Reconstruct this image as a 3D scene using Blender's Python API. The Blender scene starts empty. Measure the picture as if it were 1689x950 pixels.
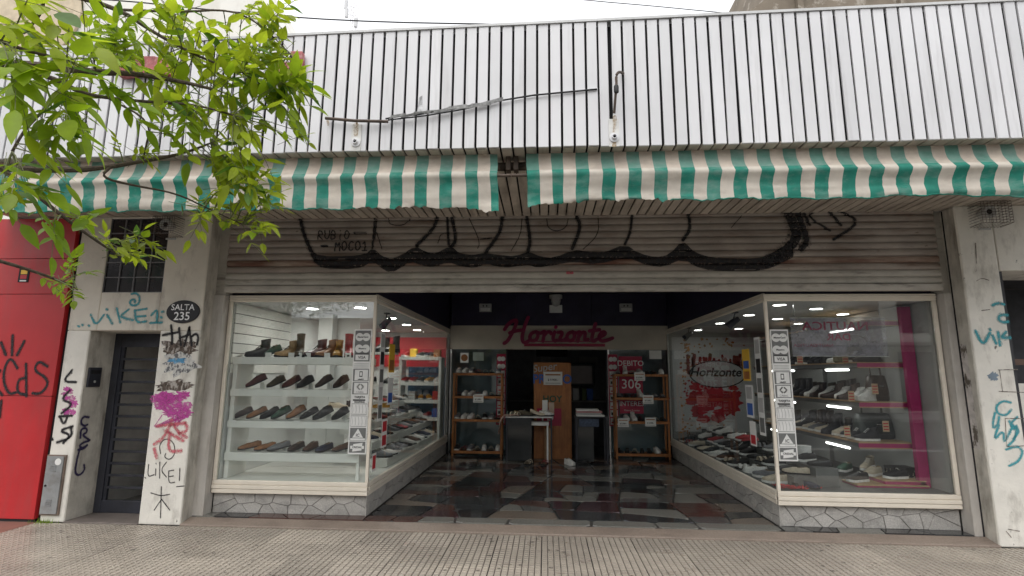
import bpy, bmesh, math, random
from mathutils import Vector, Matrix, noise
rnd = random.Random(11)
sc = bpy.context.scene
COL = sc.collection
rad = math.radians

# ---------------------------------------------------------------- camera, sky, sun, exposure
CAM = Vector((0.0, -5.9186, 1.6))
FPX, PITCH, YAW, ROLL = 861.97, 0.1648, 0.0641, 0.0072
_fw = Vector((-math.sin(YAW)*math.cos(PITCH), math.cos(YAW)*math.cos(PITCH), math.sin(PITCH)))
_r0 = Vector((math.cos(YAW), math.sin(YAW), 0))
_u0 = _r0.cross(_fw)
_r = _r0*math.cos(ROLL) + _u0*math.sin(ROLL)
_u = _u0*math.cos(ROLL) - _r0*math.sin(ROLL)
cam_data = bpy.data.cameras.new('camera')
cam = bpy.data.objects.new('camera', cam_data)
COL.objects.link(cam)
cam.matrix_world = Matrix(((_r.x, _u.x, -_fw.x, CAM.x), (_r.y, _u.y, -_fw.y, CAM.y), (_r.z, _u.z, -_fw.z, CAM.z), (0, 0, 0, 1)))
cam_data.sensor_width = 36
cam_data.lens = 36*FPX/1689
cam_data.clip_start, cam_data.clip_end = 0.05, 600
sc.camera = cam
SUN_EL, SUN_AZ = rad(58), rad(200)       # overcast, brightest from the street side
w = bpy.data.worlds.new('World'); sc.world = w; w.use_nodes = True
nt = w.node_tree; bg = nt.nodes['Background']
sky = nt.nodes.new('ShaderNodeTexSky'); sky.sky_type = 'NISHITA'; sky.sun_disc = False
sky.sun_elevation = SUN_EL; sky.sun_rotation = SUN_AZ
sky.air_density = 1.0; sky.dust_density = 6.0; sky.ozone_density = 1.0
hs = nt.nodes.new('ShaderNodeHueSaturation'); hs.inputs['Saturation'].default_value = 0.16
nt.links.new(sky.outputs[0], hs.inputs['Color'])
ov = nt.nodes.new('ShaderNodeMix'); ov.data_type = 'RGBA'; ov.inputs[0].default_value = .70      # even overcast veil over the sky
ov.inputs[7].default_value = (6.3, 6.4, 6.6, 1)
nt.links.new(hs.outputs[0], ov.inputs[6]); nt.links.new(ov.outputs[2], bg.inputs[0])
bg.inputs[1].default_value = 0.15
sl = bpy.data.lights.new('sun', 'SUN'); sl.energy = 0.5; sl.angle = rad(50); sl.color = (1, .97, .93)
so = bpy.data.objects.new('sun', sl); COL.objects.link(so); so.location = (-4, -20, 20)
_sd = Vector((math.sin(SUN_AZ)*math.cos(SUN_EL), math.cos(SUN_AZ)*math.cos(SUN_EL), math.sin(SUN_EL)))
so.rotation_euler = _sd.to_track_quat('Z', 'Y').to_euler()
sc.view_settings.view_transform = 'Standard'; sc.view_settings.look = 'None'
sc.view_settings.exposure = 0.82; sc.view_settings.gamma = 1
sc.view_settings.use_curve_mapping = False
sc.render.engine = 'CYCLES'
sc.cycles.use_denoising = True
sc.cycles.max_bounces = 10; sc.cycles.transparent_max_bounces = 16
sc.cycles.sample_clamp_indirect = 4

# ---------------------------------------------------------------- helpers
def _ray(px, py):
    return _fw + _r*((px-844.5)/FPX) + _u*((475-py)/FPX)
def P(px, py, y):            # measured photo point on the vertical plane at depth y
    d = _ray(px, py); return CAM + d*((y-CAM.y)/d.y)
def PX(px, py, x):           # ... on the side plane at x
    d = _ray(px, py); return CAM + d*((x-CAM.x)/d.x)
def PZ(px, py, z):           # ... on the level plane at height z
    d = _ray(px, py); return CAM + d*((z-CAM.z)/d.z)

class MB:
    def __init__(s): s.v, s.f, s.m = [], [], []
    def add(s, vs, fs, mi=0):
        b = len(s.v); s.v += [tuple(v) for v in vs]
        s.f += [tuple(i+b for i in f) for f in fs]; s.m += [mi]*len(fs); return s
    def box(s, x0, x1, y0, y1, z0, z1, mi=0):
        v = [(x, y, z) for z in (z0, z1) for y in (y0, y1) for x in (x0, x1)]
        return s.add(v, [(0, 2, 3, 1), (4, 5, 7, 6), (0, 1, 5, 4), (2, 6, 7, 3), (0, 4, 6, 2), (1, 3, 7, 5)], mi)
    def prism(s, poly, off, mi=0):
        n = len(poly); off = Vector(off); a = [Vector(p) for p in poly]
        fs = [tuple(range(n)), tuple(range(2*n-1, n-1, -1))] + [(i, i+n, (i+1) % n+n, (i+1) % n) for i in range(n)]
        return s.add(a+[p+off for p in a], fs, mi)
    def tube(s, pts, r, n=6, mi=0):
        pts = [Vector(p) for p in pts]; k = len(pts)
        rs = r if isinstance(r, (list, tuple)) else [r]*k
        vs = []; ref = Vector((0, 0, 1))
        for i, p in enumerate(pts):
            t = (pts[min(i+1, k-1)]-pts[max(i-1, 0)])
            if t.length < 1e-9: t = Vector((0, 0, 1))
            t.normalize()
            a = t.cross(ref)
            if a.length < 0.15: a = t.cross(Vector((1, 0, 0)))
            a.normalize(); b = a.cross(t)
            for j in range(n):
                q = 2*math.pi*j/n; vs.append(p+(a*math.cos(q)+b*math.sin(q))*rs[i])
        fs = [(i*n+j, i*n+(j+1) % n, (i+1)*n+(j+1) % n, (i+1)*n+j) for i in range(k-1) for j in range(n)]
        fs += [tuple(range(n)), tuple(range(k*n-1, (k-1)*n-1, -1))]
        return s.add(vs, fs, mi)
    def lathe(s, c, prof, n=16, ax='z', mi=0):
        c = Vector(c); vs = []
        for (r, h) in prof:
            for j in range(n):
                q = 2*math.pi*j/n; a, b = r*math.cos(q), r*math.sin(q)
                vs.append(c+(Vector((a, b, h)) if ax == 'z' else Vector((a, h, b)) if ax == 'y' else Vector((h, a, b))))
        k = len(prof)
        fs = [(i*n+j, i*n+(j+1) % n, (i+1)*n+(j+1) % n, (i+1)*n+j) for i in range(k-1) for j in range(n)]
        fs += [tuple(range(n)), tuple(range(k*n-1, (k-1)*n-1, -1))]
        return s.add(vs, fs, mi)
    def ribbon(s, pts, hw, nrm=(0, -1, 0), thick=0.0, mi=0, proj=None, jit=0.0):
        """flat stroke of half width hw along pts; thick>0 extrudes it along nrm"""
        pts = [Vector(p) for p in pts]; nrm = Vector(nrm); k = len(pts)
        hws = hw if isinstance(hw, (list, tuple)) else [hw]*k
        t0 = (pts[1]-pts[0]).normalized(); t1 = (pts[-1]-pts[-2]).normalized()
        pts = [pts[0]-t0*hws[0]*.8]+pts+[pts[-1]+t1*hws[-1]*.8]; hws = [hws[0]*.55]+list(hws)+[hws[-1]*.55]; k += 2
        A, M_, B = [], [], []
        for i, p in enumerate(pts):
            t = (pts[min(i+1, k-1)]-pts[max(i-1, 0)])
            if t.length < 1e-9: t = Vector((1, 0, 0))
            t.normalize(); sd = nrm.cross(t).normalized()
            h = hws[i]*(1+jit*(rnd.random()-.5))
            A.append(p+sd*h); M_.append(p); B.append(p-sd*h)
        if thick > 0:
            top = [q+nrm*thick for q in A]+[q+nrm*thick for q in B]; bot = A+B
            vs = top+bot; o = 2*k; fs = []
            for i in range(k-1):
                fs += [(i, i+1, k+i+1, k+i), (o+i, o+k+i, o+k+i+1, o+i+1), (i, o+i, o+i+1, i+1), (k+i, k+i+1, o+k+i+1, o+k+i)]
            fs += [(0, k, o+k, o), (k-1, o+k-1, o+2*k-1, 2*k-1)]
            return s.add(vs, fs, mi)
        vs = A+M_+B
        if proj: vs = [proj(q) for q in vs]
        fs = []
        for i in range(k-1): fs += [(i, i+1, k+i+1, k+i), (k+i, k+i+1, 2*k+i+1, 2*k+i)]
        return s.add(vs, fs, mi)
    def mesh(s, name, mats, smooth=False, org=(0, 0, 0), fix=True):
        me = bpy.data.meshes.new(name); o = Vector(org)
        me.from_pydata([tuple(Vector(v)-o) for v in s.v], [], s.f)
        if not isinstance(mats, (list, tuple)): mats = [mats]
        for m in mats: me.materials.append(m)
        if len(mats) > 1: me.polygons.foreach_set('material_index', s.m)
        if fix:
            bm = bmesh.new(); bm.from_mesh(me); bmesh.ops.recalc_face_normals(bm, faces=bm.faces); bm.to_mesh(me); bm.free()
        if smooth: me.polygons.foreach_set('use_smooth', [True]*len(me.polygons))
        me.update(); return me
    def base(s):
        xs = [v[0] for v in s.v]; ys = [v[1] for v in s.v]; zs = [v[2] for v in s.v]
        return Vector(((min(xs)+max(xs))/2, (min(ys)+max(ys))/2, min(zs)))
    def part(s, name, mats, parent, smooth=False, bevel=0, fix=True, kind=None, label=None):
        o = bpy.data.objects.new(name, s.mesh(name, mats, smooth, fix=fix)); COL.objects.link(o); adopt(o, parent)
        fin(o, bevel, smooth)
        if kind: o['kind'] = kind
        if label: o['label'] = label
        return o
    def single(s, name, mats, label=None, cat=None, group=None, kind=None, smooth=False, bevel=0, fix=True):
        b = s.base(); o = bpy.data.objects.new(name, s.mesh(name, mats, smooth, b, fix)); o.location = b; COL.objects.link(o)
        fin(o, bevel, smooth); tag(o, label, cat, group, kind); return o

def fin(o, bevel, smooth):
    if bevel:
        m = o.modifiers.new('bevel', 'BEVEL'); m.width = bevel; m.segments = 2; m.limit_method = 'ANGLE'; m.angle_limit = rad(40)
    if smooth:
        m = o.modifiers.new('split', 'EDGE_SPLIT'); m.split_angle = rad(42)
def adopt(o, parent):
    if parent is None: return
    o.parent = parent
    w_ = Vector((0, 0, 0)); p = parent
    while p: w_ += p.location; p = p.parent
    if parent.type == 'EMPTY' or parent.parent is None: o.matrix_parent_inverse = Matrix.Translation(-parent.location)
def tag(o, label=None, cat=None, group=None, kind=None):
    if label: o['label'] = label
    if cat: o['category'] = cat
    if group: o['group'] = group
    if kind: o['kind'] = kind
    return o
def thing(name, loc, label, cat, group=None, rot=0):
    o = bpy.data.objects.new(name, None); COL.objects.link(o); o.location = loc; o.rotation_euler = (0, 0, rot)
    o.empty_display_size = .1
    return tag(o, label, cat, group)
def dup(o, parent=None):
    c = o.copy(); COL.objects.link(c)
    if parent is not None: c.parent = parent
    for ch in o.children: dup(ch, c)
    return c
def piece(name, me, parent, loc=(0, 0, 0), rot=None, scale=None):    # one shared-mesh piece under a parent at world loc
    o = bpy.data.objects.new(name, me); COL.objects.link(o); adopt(o, parent); o.location = loc
    if rot: o.rotation_euler = rot
    if scale: o.scale = scale
    return o
def box(x0, x1, y0, y1, z0, z1, mi=0): return MB().box(x0, x1, y0, y1, z0, z1, mi)

def smooth_path(pts, it=2):
    pts = [Vector(p) for p in pts]
    for _ in range(it):
        q = [pts[0]]
        for a, b in zip(pts, pts[1:]): q += [a*.75+b*.25, a*.25+b*.75]
        q.append(pts[-1]); pts = q
    return pts
def dense(pts, step):
    out = [pts[0]]
    for a, b in zip(pts, pts[1:]):
        n = max(1, int((b-a).length/step))
        out += [a.lerp(b, i/n) for i in range(1, n+1)]
    return out

# ---------------------------------------------------------------- materials
MATS = {}
def M(name, col, rough=.6, var=.10, scale=6, dirt=None, da=.6, ds=(3, 3, 3), dt=(.5, .7), bump=0, bs=60, metal=0, spec=.5, rv=0, obj_rand=0, trans=0, dirt2=None, d2=(8, 8, 8), d2t=(.58, .66), coat=0):
    m = bpy.data.materials.new(name); m.use_nodes = True; MATS[name] = m
    n, l = m.node_tree.nodes, m.node_tree.links; b = n['Principled BSDF']
    b.inputs['Roughness'].default_value = rough; b.inputs['Metallic'].default_value = metal; b.inputs['Specular IOR Level'].default_value = spec
    if coat: b.inputs['Coat Weight'].default_value = coat; b.inputs['Coat Roughness'].default_value = .1
    g = n.new('ShaderNodeNewGeometry')
    def nz(sc_, det=5, rough_=.6):
        mp = n.new('ShaderNodeMapping'); mp.inputs['Scale'].default_value = sc_ if isinstance(sc_, tuple) else (sc_,)*3
        l.new(g.outputs['Position'], mp.inputs[0])
        t = n.new('ShaderNodeTexNoise'); t.inputs['Scale'].default_value = 1; t.inputs['Detail'].default_value = det; t.inputs['Roughness'].default_value = rough_
        l.new(mp.outputs[0], t.inputs['Vector']); return t.outputs['Fac']
    def mix(fac, a, c, blend='MIX'):
        x = n.new('ShaderNodeMix'); x.data_type = 'RGBA'; x.blend_type = blend
        if isinstance(fac, float): x.inputs[0].default_value = fac
        else: l.new(fac, x.inputs[0])
        for s_, i in ((a, 6), (c, 7)):
            if isinstance(s_, tuple): x.inputs[i].default_value = (*s_, 1)
            else: l.new(s_, x.inputs[i])
        return x.outputs[2]
    def rng(v, a, b_, c=0, d=1):
        x = n.new('ShaderNodeMapRange'); l.new(v, x.inputs[0])
        for i, q in enumerate((a, b_, c, d)): x.inputs[i+1].default_value = q
        return x.outputs[0]
    c = tuple(col)
    lo = tuple(max(0, q*(1-2*var)) for q in c); hi = tuple(min(1, q*(1+2*var)) for q in c)
    out = mix(rng(nz(scale), .25, .75), lo, hi)
    if obj_rand:
        oi = n.new('ShaderNodeObjectInfo')
        hsv = n.new('ShaderNodeHueSaturation'); l.new(out, hsv.inputs['Color'])
        l.new(rng(oi.outputs['Random'], 0, 1, 1-obj_rand, 1+obj_rand), hsv.inputs['Value']); out = hsv.outputs[0]
    if dirt:
        f = n.new('ShaderNodeMath'); f.operation = 'MULTIPLY'; l.new(rng(nz(ds, 8, .65), *dt), f.inputs[0]); f.inputs[1].default_value = da
        out = mix(f.outputs[0], out, tuple(dirt))
    if dirt2: out = mix(rng(nz(d2, 6, .7), *d2t), out, tuple(dirt2))
    l.new(out, b.inputs['Base Color'])
    if rv: l.new(rng(nz(scale*1.7), .3, .7, max(0.02, rough-rv), min(1, rough+rv)), b.inputs['Roughness'])
    if bump:
        bp = n.new('ShaderNodeBump'); bp.inputs['Strength'].default_value = bump; bp.inputs['Distance'].default_value = .01
        l.new(nz(bs, 4), bp.inputs['Height']); l.new(bp.outputs[0], b.inputs['Normal'])
    if trans:
        tr = n.new('ShaderNodeBsdfTranslucent'); l.new(out, tr.inputs[0])
        mx = n.new('ShaderNodeMixShader'); mx.inputs[0].default_value = trans
        l.new(b.outputs[0], mx.inputs[1]); l.new(tr.outputs[0], mx.inputs[2]); l.new(mx.outputs[0], n['Material Output'].inputs[0])
    return m
def emit(name, col, s):
    m = bpy.data.materials.new(name); m.use_nodes = True; n, l = m.node_tree.nodes, m.node_tree.links
    e = n.new('ShaderNodeEmission'); e.inputs[0].default_value = (*col, 1); e.inputs[1].default_value = s
    l.new(e.outputs[0], n['Material Output'].inputs[0]); return m
def glass(name, tint=(.93, .96, .95), base=.045, rough=.0):
    m = bpy.data.materials.new(name); m.use_nodes = True; n, l = m.node_tree.nodes, m.node_tree.links
    t = n.new('ShaderNodeBsdfTransparent'); t.inputs[0].default_value = (*tint, 1)
    g = n.new('ShaderNodeBsdfGlossy'); g.inputs['Roughness'].default_value = rough
    lw = n.new('ShaderNodeLayerWeight'); lw.inputs[0].default_value = .5
    p = n.new('ShaderNodeMath'); p.operation = 'POWER'; l.new(lw.outputs['Facing'], p.inputs[0]); p.inputs[1].default_value = 5
    a = n.new('ShaderNodeMath'); a.operation = 'MULTIPLY_ADD'; l.new(p.outputs[0], a.inputs[0]); a.inputs[1].default_value = .6; a.inputs[2].default_value = base
    mx = n.new('ShaderNodeMixShader'); l.new(a.outputs[0], mx.inputs[0]); l.new(t.outputs[0], mx.inputs[1]); l.new(g.outputs[0], mx.inputs[2])
    l.new(mx.outputs[0], n['Material Output'].inputs[0]); return m

m_slat = M('painted_cladding', (.66, .655, .66), .45, .04, 1.3, dirt=(.36, .34, .33), da=.5, ds=(9, 9, .8), dt=(.54, .8), obj_rand=.06, dirt2=(.55, .50, .44), d2=(20, 20, 5), d2t=(.69, .75))
m_soffit = M('soffit_slat_paint', (.52, .46, .39), .5, .12, 3, dirt=(.14, .11, .09), da=.6, ds=(10, 1.5, 10), dt=(.48, .72), obj_rand=.08)
m_black = M('black_gap', (.012, .012, .014), .8)
m_wall = M('cream_render', (.74, .69, .60), .85, .07, 2.5, dirt=(.22, .19, .16), da=.65, ds=(5, 5, 2.0), dt=(.55, .75), bump=.35, bs=30, dirt2=(.16, .14, .12), d2=(16, 16, 9), d2t=(.68, .73))
m_white = M('white_plaster', (.78, .75, .68), .85, .06, 3, dirt=(.28, .25, .21), da=.7, ds=(6, 6, 2.5), dt=(.53, .75), bump=.35, bs=26, dirt2=(.12, .11, .10), d2=(13, 13, 10), d2t=(.66, .70))
m_jamb = M('grey_jamb_render', (.54, .51, .45), .9, .12, 4, dirt=(.16, .14, .11), da=.8, ds=(7, 7, 2), dt=(.47, .7), bump=.5, bs=24)
m_rail = M('rail_paint', (.50, .47, .43), .5, .10, 3, dirt=(.20, .16, .12), da=.6, ds=(12, 12, 2), dt=(.5, .75))
m_red = M('red_gate_paint', (.50, .020, .024), .5, .08, 1.2, dirt=(.30, .06, .055), da=.65, ds=(4, 4, .7), dt=(.48, .78), rv=.12, dirt2=(.20, .03, .03), d2=(40, 40, 12), d2t=(.70, .74), bump=.12, bs=14)
m_shut = M('shutter_steel', (.37, .32, .285), .5, .14, 2, dirt=(.14, .075, .045), da=.8, ds=(1.1, 1.1, 9), dt=(.50, .70), metal=.15, dirt2=(.12, .09, .07), d2=(10, 10, 26), d2t=(.63, .70))
m_rusty = M('rusty_shutter_steel', (.40, .32, .26), .55, .14, 2, dirt=(.13, .045, .025), da=.95, ds=(.7, .7, 7), dt=(.40, .58), metal=.1)
m_shutlow = M('shutter_bottom_rail_paint', (.50, .47, .42), .5, .12, 3, dirt=(.10, .08, .07), da=.7, ds=(3, 3, 14), dt=(.55, .72), metal=.15)
m_spray = M('black_spray_paint', (.016, .014, .018), .55, .4, 9)
m_teal = M('teal_spray_paint', (.05, .36, .42), .6, .25, 14)
m_pink = M('magenta_spray_paint', (.58, .07, .34), .7, .22, 12, dirt=(.70, .60, .58), da=.8, ds=(18, 18, 7), dt=(.55, .66))
m_coral = M('coral_spray_paint', (.66, .14, .16), .7, .2, 14, dirt=(.70, .62, .58), da=.8, ds=(16, 16, 9), dt=(.55, .66))
m_purple = M('dark_marker', (.035, .025, .09), .5, .2)
m_grime = M('black_grime', (.10, .075, .06), .9, .5, 22, dirt=(.5, .46, .42), da=.85, ds=(30, 30, 14), dt=(.5, .6))
m_cream = M('cream_aluminium', (.80, .73, .62), .38, .04, 4, dirt=(.40, .33, .25), da=.4, ds=(5, 5, 22), dt=(.62, .8))
m_stone = M('grey_granite', (.43, .41, .38), .75, .16, 90, dirt=(.15, .145, .14), da=.55, ds=(5, 5, 7), dt=(.48, .72), bump=.4, bs=70, obj_rand=.12)
m_joint = M('dark_mortar', (.17, .16, .15), .9, .2, 20)
m_glass = glass('window_glass', (.95, .97, .965), .08)
m_glass2 = glass('shop_glass', (.80, .86, .86), .05)
m_ledge = M('white_laminate', (.84, .84, .79), .4, .03, 4)
m_wwall = M('white_interior', (.74, .75, .73), .6, .04, 2)
m_ceil = M('grey_ceiling', (.50, .50, .50), .7, .04, 2)
m_lamp = emit('lamp_light', (1, .98, .93), 54)
m_lamp2 = emit('lamp_light_weak', (1, .98, .93), 12)
m_tube = emit('tube_light', (1, 1, .97), 5)
m_lampring = M('lamp_ring', (.7, .7, .7), .4)
m_wwall2 = M('grey_interior', (.38, .38, .36), .6, .05, 2)
m_dgrey = M('dark_display_grey', (.13, .13, .125), .7, .1, 5)
m_magenta = M('magenta_laminate', (.36, .012, .11), .42, .08, 4)
m_woodedge = M('wood_edge', (.42, .27, .14), .5, .15, (2, 2, 30) if False else 9)
m_navy = M('navy_bulkhead', (.024, .020, .048), .55, .2, 2, dirt=(.05, .05, .08), da=.4)
m_header = M('beige_header', (.58, .53, .44), .6, .06, 3)
m_dark = M('dark_interior', (.05, .05, .055), .8, .2)
m_dwall = M('dim_shop_wall', (.14, .135, .13), .8, .15)
m_orange = M('orange_wood', (.42, .16, .045), .45, .14, 5, dirt=(.20, .07, .02), da=.6, ds=(30, 30, 2), dt=(.4, .7))
m_gate = M('charcoal_gate_paint', (.030, .032, .042), .42, .2, 6)
m_meter = M('meter_box_grey', (.27, .28, .28), .45, .08, 6, dirt=(.14, .12, .10), da=.6, ds=(7, 7, 7))
m_lead = M('steel_window_bars', (.16, .155, .16), .5, .15)
m_wglass = M('dark_window_glass', (.016, .015, .019), .12, .3, 5, spec=.6, obj_rand=.4)
m_pipe = M('rusty_steel', (.09, .065, .05), .6, .3, 12, metal=.3)
m_cable = M('black_cable', (.015, .015, .016), .6)
m_foil = M('torn_foil', (.55, .55, .55), .4, .3, 25, metal=.3)
m_rust = M('faded_red_sign', (.36, .10, .10), .7, .3, 9, dirt=(.6, .35, .33), da=.8, ds=(14, 14, 14))
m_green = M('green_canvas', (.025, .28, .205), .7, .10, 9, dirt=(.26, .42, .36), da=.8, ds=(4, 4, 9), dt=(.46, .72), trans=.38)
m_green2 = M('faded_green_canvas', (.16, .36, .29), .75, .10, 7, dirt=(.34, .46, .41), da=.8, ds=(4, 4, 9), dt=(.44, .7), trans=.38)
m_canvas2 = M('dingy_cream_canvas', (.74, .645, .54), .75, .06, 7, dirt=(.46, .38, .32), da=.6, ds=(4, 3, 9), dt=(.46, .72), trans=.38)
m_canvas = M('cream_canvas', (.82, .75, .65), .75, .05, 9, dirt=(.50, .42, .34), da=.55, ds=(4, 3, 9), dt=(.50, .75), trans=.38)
m_print = M('black_print', (.02, .02, .022), .5, .1)
m_paper = M('white_paper', (.80, .80, .77), .7, .03, 9)
m_decal = M('white_decal', (.78, .78, .76), .5, .04, 12)
m_decalg = M('grey_decal', (.17, .175, .17), .5, .1, 12)
m_signred = M('crimson_sign', (.42, .012, .06), .4, .1, 6)
m_magsign = M('magenta_letter', (.27, .010, .065), .3, .06, 6)
m_white2 = M('white_letter', (.85, .85, .85), .5, .02)
m_yellow = M('yellow_print', (.80, .50, .05), .6, .05)
m_blue = M('blue_print', (.05, .13, .45), .6, .1)
m_redp = M('red_print', (.50, .025, .035), .55, .12, 5)
m_grey = M('grey_plastic', (.45, .45, .44), .5, .06)
m_bark = M('grey_bark', (.10, .075, .055), .9, .25, 60, bump=.6, bs=120)
m_chrome = M('chrome', (.6, .6, .6), .2, metal=1)
m_concrete = M('brown_concrete', (.20, .165, .125), .9, .2, 1.5, dirt=(.46, .42, .36), da=.8, ds=(4, 4, 4), dt=(.56, .66), bump=.4, bs=10)
m_cwall = M('pale_render', (.74, .72, .66), .85, .05, .8, dirt=(.5, .46, .40), da=.5, ds=(1.5, 1.5, .5))

# ---------------------------------------------------------------- stroke lettering
GL = {'A': [[(0, 0), (.5, 1), (1, 0)], [(.2, .4), (.8, .4)]], 'B': [[(0, 0), (0, 1), (.7, .95), (.75, .6), (0, .52), (.8, .45), (.85, .08), (0, 0)]],
 'C': [[(.95, .85), (.5, 1), (.05, .6), (.1, .2), (.5, 0), (.95, .15)]], 'D': [[(0, 0), (0, 1), (.6, .9), (.95, .5), (.6, .1), (0, 0)]],
 'E': [[(.9, 1), (0, 1), (0, 0), (.9, 0)], [(0, .52), (.75, .52)]], 'G': [[(.9, .9), (.4, 1), (.02, .5), (.4, 0), (.95, .2), (.95, .45), (.55, .45)]],
 'H': [[(0, 0), (0, 1)], [(1, 0), (1, 1)], [(0, .5), (1, .5)]], 'I': [[(.5, 0), (.5, 1)]], 'K': [[(0, 0), (0, 1)], [(.9, 1), (.05, .5), (.9, 0)]],
 'L': [[(0, 1), (0, 0), (.85, 0)]], 'M': [[(0, 0), (.1, 1), (.5, .4), (.9, 1), (1, 0)]], 'N': [[(0, 0), (0, 1), (1, 0), (1, 1)]],
 'O': [[(.5, 1), (.05, .75), (.05, .25), (.5, 0), (.95, .25), (.95, .75), (.5, 1)]], 'R': [[(0, 0), (0, 1), (.8, .9), (.75, .55), (0, .5), (.9, 0)]],
 'S': [[(.9, .85), (.5, 1), (.08, .78), (.5, .52), (.92, .25), (.5, 0), (.05, .15)]], 'T': [[(.5, 0), (.5, 1)], [(0, 1), (1, 1)]],
 'U': [[(0, 1), (.03, .25), (.5, 0), (.95, .25), (1, 1)]], 'V': [[(0, 1), (.5, 0), (1, 1)]], '1': [[(.2, .7), (.6, 1), (.6, 0)], [(.1, 0), (1, 0)]],
 '-': [[(0, .5), (1, .5)]], '>': [[(0, 1), (1, .5), (0, 0)]], 'i': [[(.5, 0), (.5, .7)], [(.5, .95), (.5, 1.0)]]}
def write(mb, txt, p0, p1, h, hw, nrm=(0, -1, 0), proj=None, up=Vector((0, 0, 1))):
    p0, p1 = Vector(p0), Vector(p1); d = (p1-p0)/len(txt)
    for i, ch in enumerate(txt):
        for st in GL.get(ch, []):
            pts = [p0+d*(i+.08+.74*a)+up*(h*b) for a, b in st]
            pts = dense(smooth_path(pts, 1), .006 if proj else .03)
            mb.ribbon(pts, hw, nrm, proj=proj, jit=.25)
def stroke(mb, pts, hw, f, nrm=(0, -1, 0), proj=None, it=2, thick=0):
    if not thick:
        if not hasattr(mb, 'halo'): mb.halo = MB()
        nv = Vector(nrm)
        mb.halo.ribbon([q_-nv*.0011 for q_ in dense(smooth_path([f(*p) for p in pts], it), .006 if proj else .02)], hw*1.75, nrm, proj=(lambda q_: proj(q_)+Vector((0, .0012, 0))) if proj else None, jit=.5)
    q = dense(smooth_path([f(*p) for p in pts], it), .006 if proj else .02)
    return mb.ribbon(q, hw, nrm, proj=proj, jit=.2 if not thick else 0, thick=thick)
def spray(name, col, cover, sc_):
    m = bpy.data.materials.new(name); m.use_nodes = True; n, l = m.node_tree.nodes, m.node_tree.links; b = n['Principled BSDF']
    b.inputs['Base Color'].default_value = (*col, 1); b.inputs['Roughness'].default_value = .7
    g_ = n.new('ShaderNodeNewGeometry'); t_ = n.new('ShaderNodeTexNoise'); t_.inputs['Scale'].default_value = sc_; t_.inputs['Detail'].default_value = 8; t_.inputs['Roughness'].default_value = .75
    l.new(g_.outputs['Position'], t_.inputs['Vector']); r_ = n.new('ShaderNodeMapRange'); l.new(t_.outputs['Fac'], r_.inputs[0])
    r_.inputs[1].default_value, r_.inputs[2].default_value, r_.inputs[3].default_value, r_.inputs[4].default_value = .38, .62, max(0, cover-(.45 if cover < .9 else .22)), min(1, cover+.25)
    l.new(r_.outputs[0], b.inputs['Alpha']); return m
def paint(mb, name, m, halo, parent):
    if hasattr(mb, 'halo'): mb.halo.part('overspray', halo, parent, fix=False, kind='stuff')
    return mb.part(name, m, parent, fix=False)
m_spray, h_spray = spray('black_spray', (.014, .013, .016), .97, 30), spray('black_overspray', (.03, .028, .03), .28, 60)
m_teal, h_teal = spray('teal_spray', (.05, .36, .42), .85, 30), spray('teal_overspray', (.07, .38, .43), .30, 60)
m_pink, h_pink = spray('magenta_spray', (.56, .07, .36), .72, 26), spray('magenta_overspray', (.56, .10, .36), .3, 50)
m_coral, h_coral = spray('coral_spray', (.66, .14, .18), .62, 30), spray('coral_overspray', (.66, .2, .22), .28, 50)
m_purple, h_purple = spray('dark_marker_paint', (.035, .025, .09), .93, 30), spray('marker_edge', (.05, .04, .1), .2, 60)
def text(s, size, mat, name, parent, loc, align='CENTER', rot=(rad(90), 0, 0), sx=1, extrude=0.0, shear=0, bold=0):
    cu = bpy.data.curves.new(name, 'FONT'); cu.body = s; cu.size = size; cu.align_x = align; cu.align_y = 'CENTER'; cu.extrude = extrude; cu.shear = shear; cu.resolution_u = 3
    if bold: cu.offset = bold
    o = bpy.data.objects.new(name, cu); me = bpy.data.meshes.new_from_object(o)
    mt = Matrix.LocRotScale(Vector(loc), __import__('mathutils').Euler(rot), Vector((sx, 1, 1)))
    me.transform(mt); me.materials.clear(); me.materials.append(mat)
    bpy.data.objects.remove(o); bpy.data.curves.remove(cu)
    q = bpy.data.objects.new(name, me); COL.objects.link(q); adopt(q, parent); return q

# irregular stone cells --------------------------------------------------
def clip(poly, a, b, c):
    out = []
    for i, p in enumerate(poly):
        q = poly[(i+1) % len(poly)]; dp = a*p[0]+b*p[1]-c; dq = a*q[0]+b*q[1]-c
        if dp <= 0: out.append(p)
        if dp*dq < 0: t = dp/(dp-dq); out.append((p[0]+(q[0]-p[0])*t, p[1]+(q[1]-p[1])*t))
    return out
def cells(x0, x1, y0, y1, cx, cy, gap, jit=.8, seed=1):
    r = random.Random(seed); sd = []
    nx, ny = max(1, round((x1-x0)/cx)), max(1, round((y1-y0)/cy))
    for j in range(ny):
        for i in range(nx):
            sd.append((x0+(x1-x0)*(i+.5+(.25 if j % 2 else -.25)+jit*(r.random()-.5))/nx, y0+(y1-y0)*(j+.5+jit*(r.random()-.5))/ny))
    res = []
    for i, s_ in enumerate(sd):
        poly = [(x0, y0), (x1, y0), (x1, y1), (x0, y1)]
        for k, t in enumerate(sd):
            if k == i or abs(t[0]-s_[0]) > 3.2*cx or abs(t[1]-s_[1]) > 3.2*cy: continue
            a, b = (t[0]-s_[0])/cx/cx, (t[1]-s_[1])/cy/cy
            mx, my = (s_[0]+t[0])/2, (s_[1]+t[1])/2
            ln = math.hypot(a, b); c = a*mx+b*my-gap/2*ln
            poly = clip(poly, a, b, c)
            if len(poly) < 3: break
        if len(poly) >= 3: res.append(poly)
    return res

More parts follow.
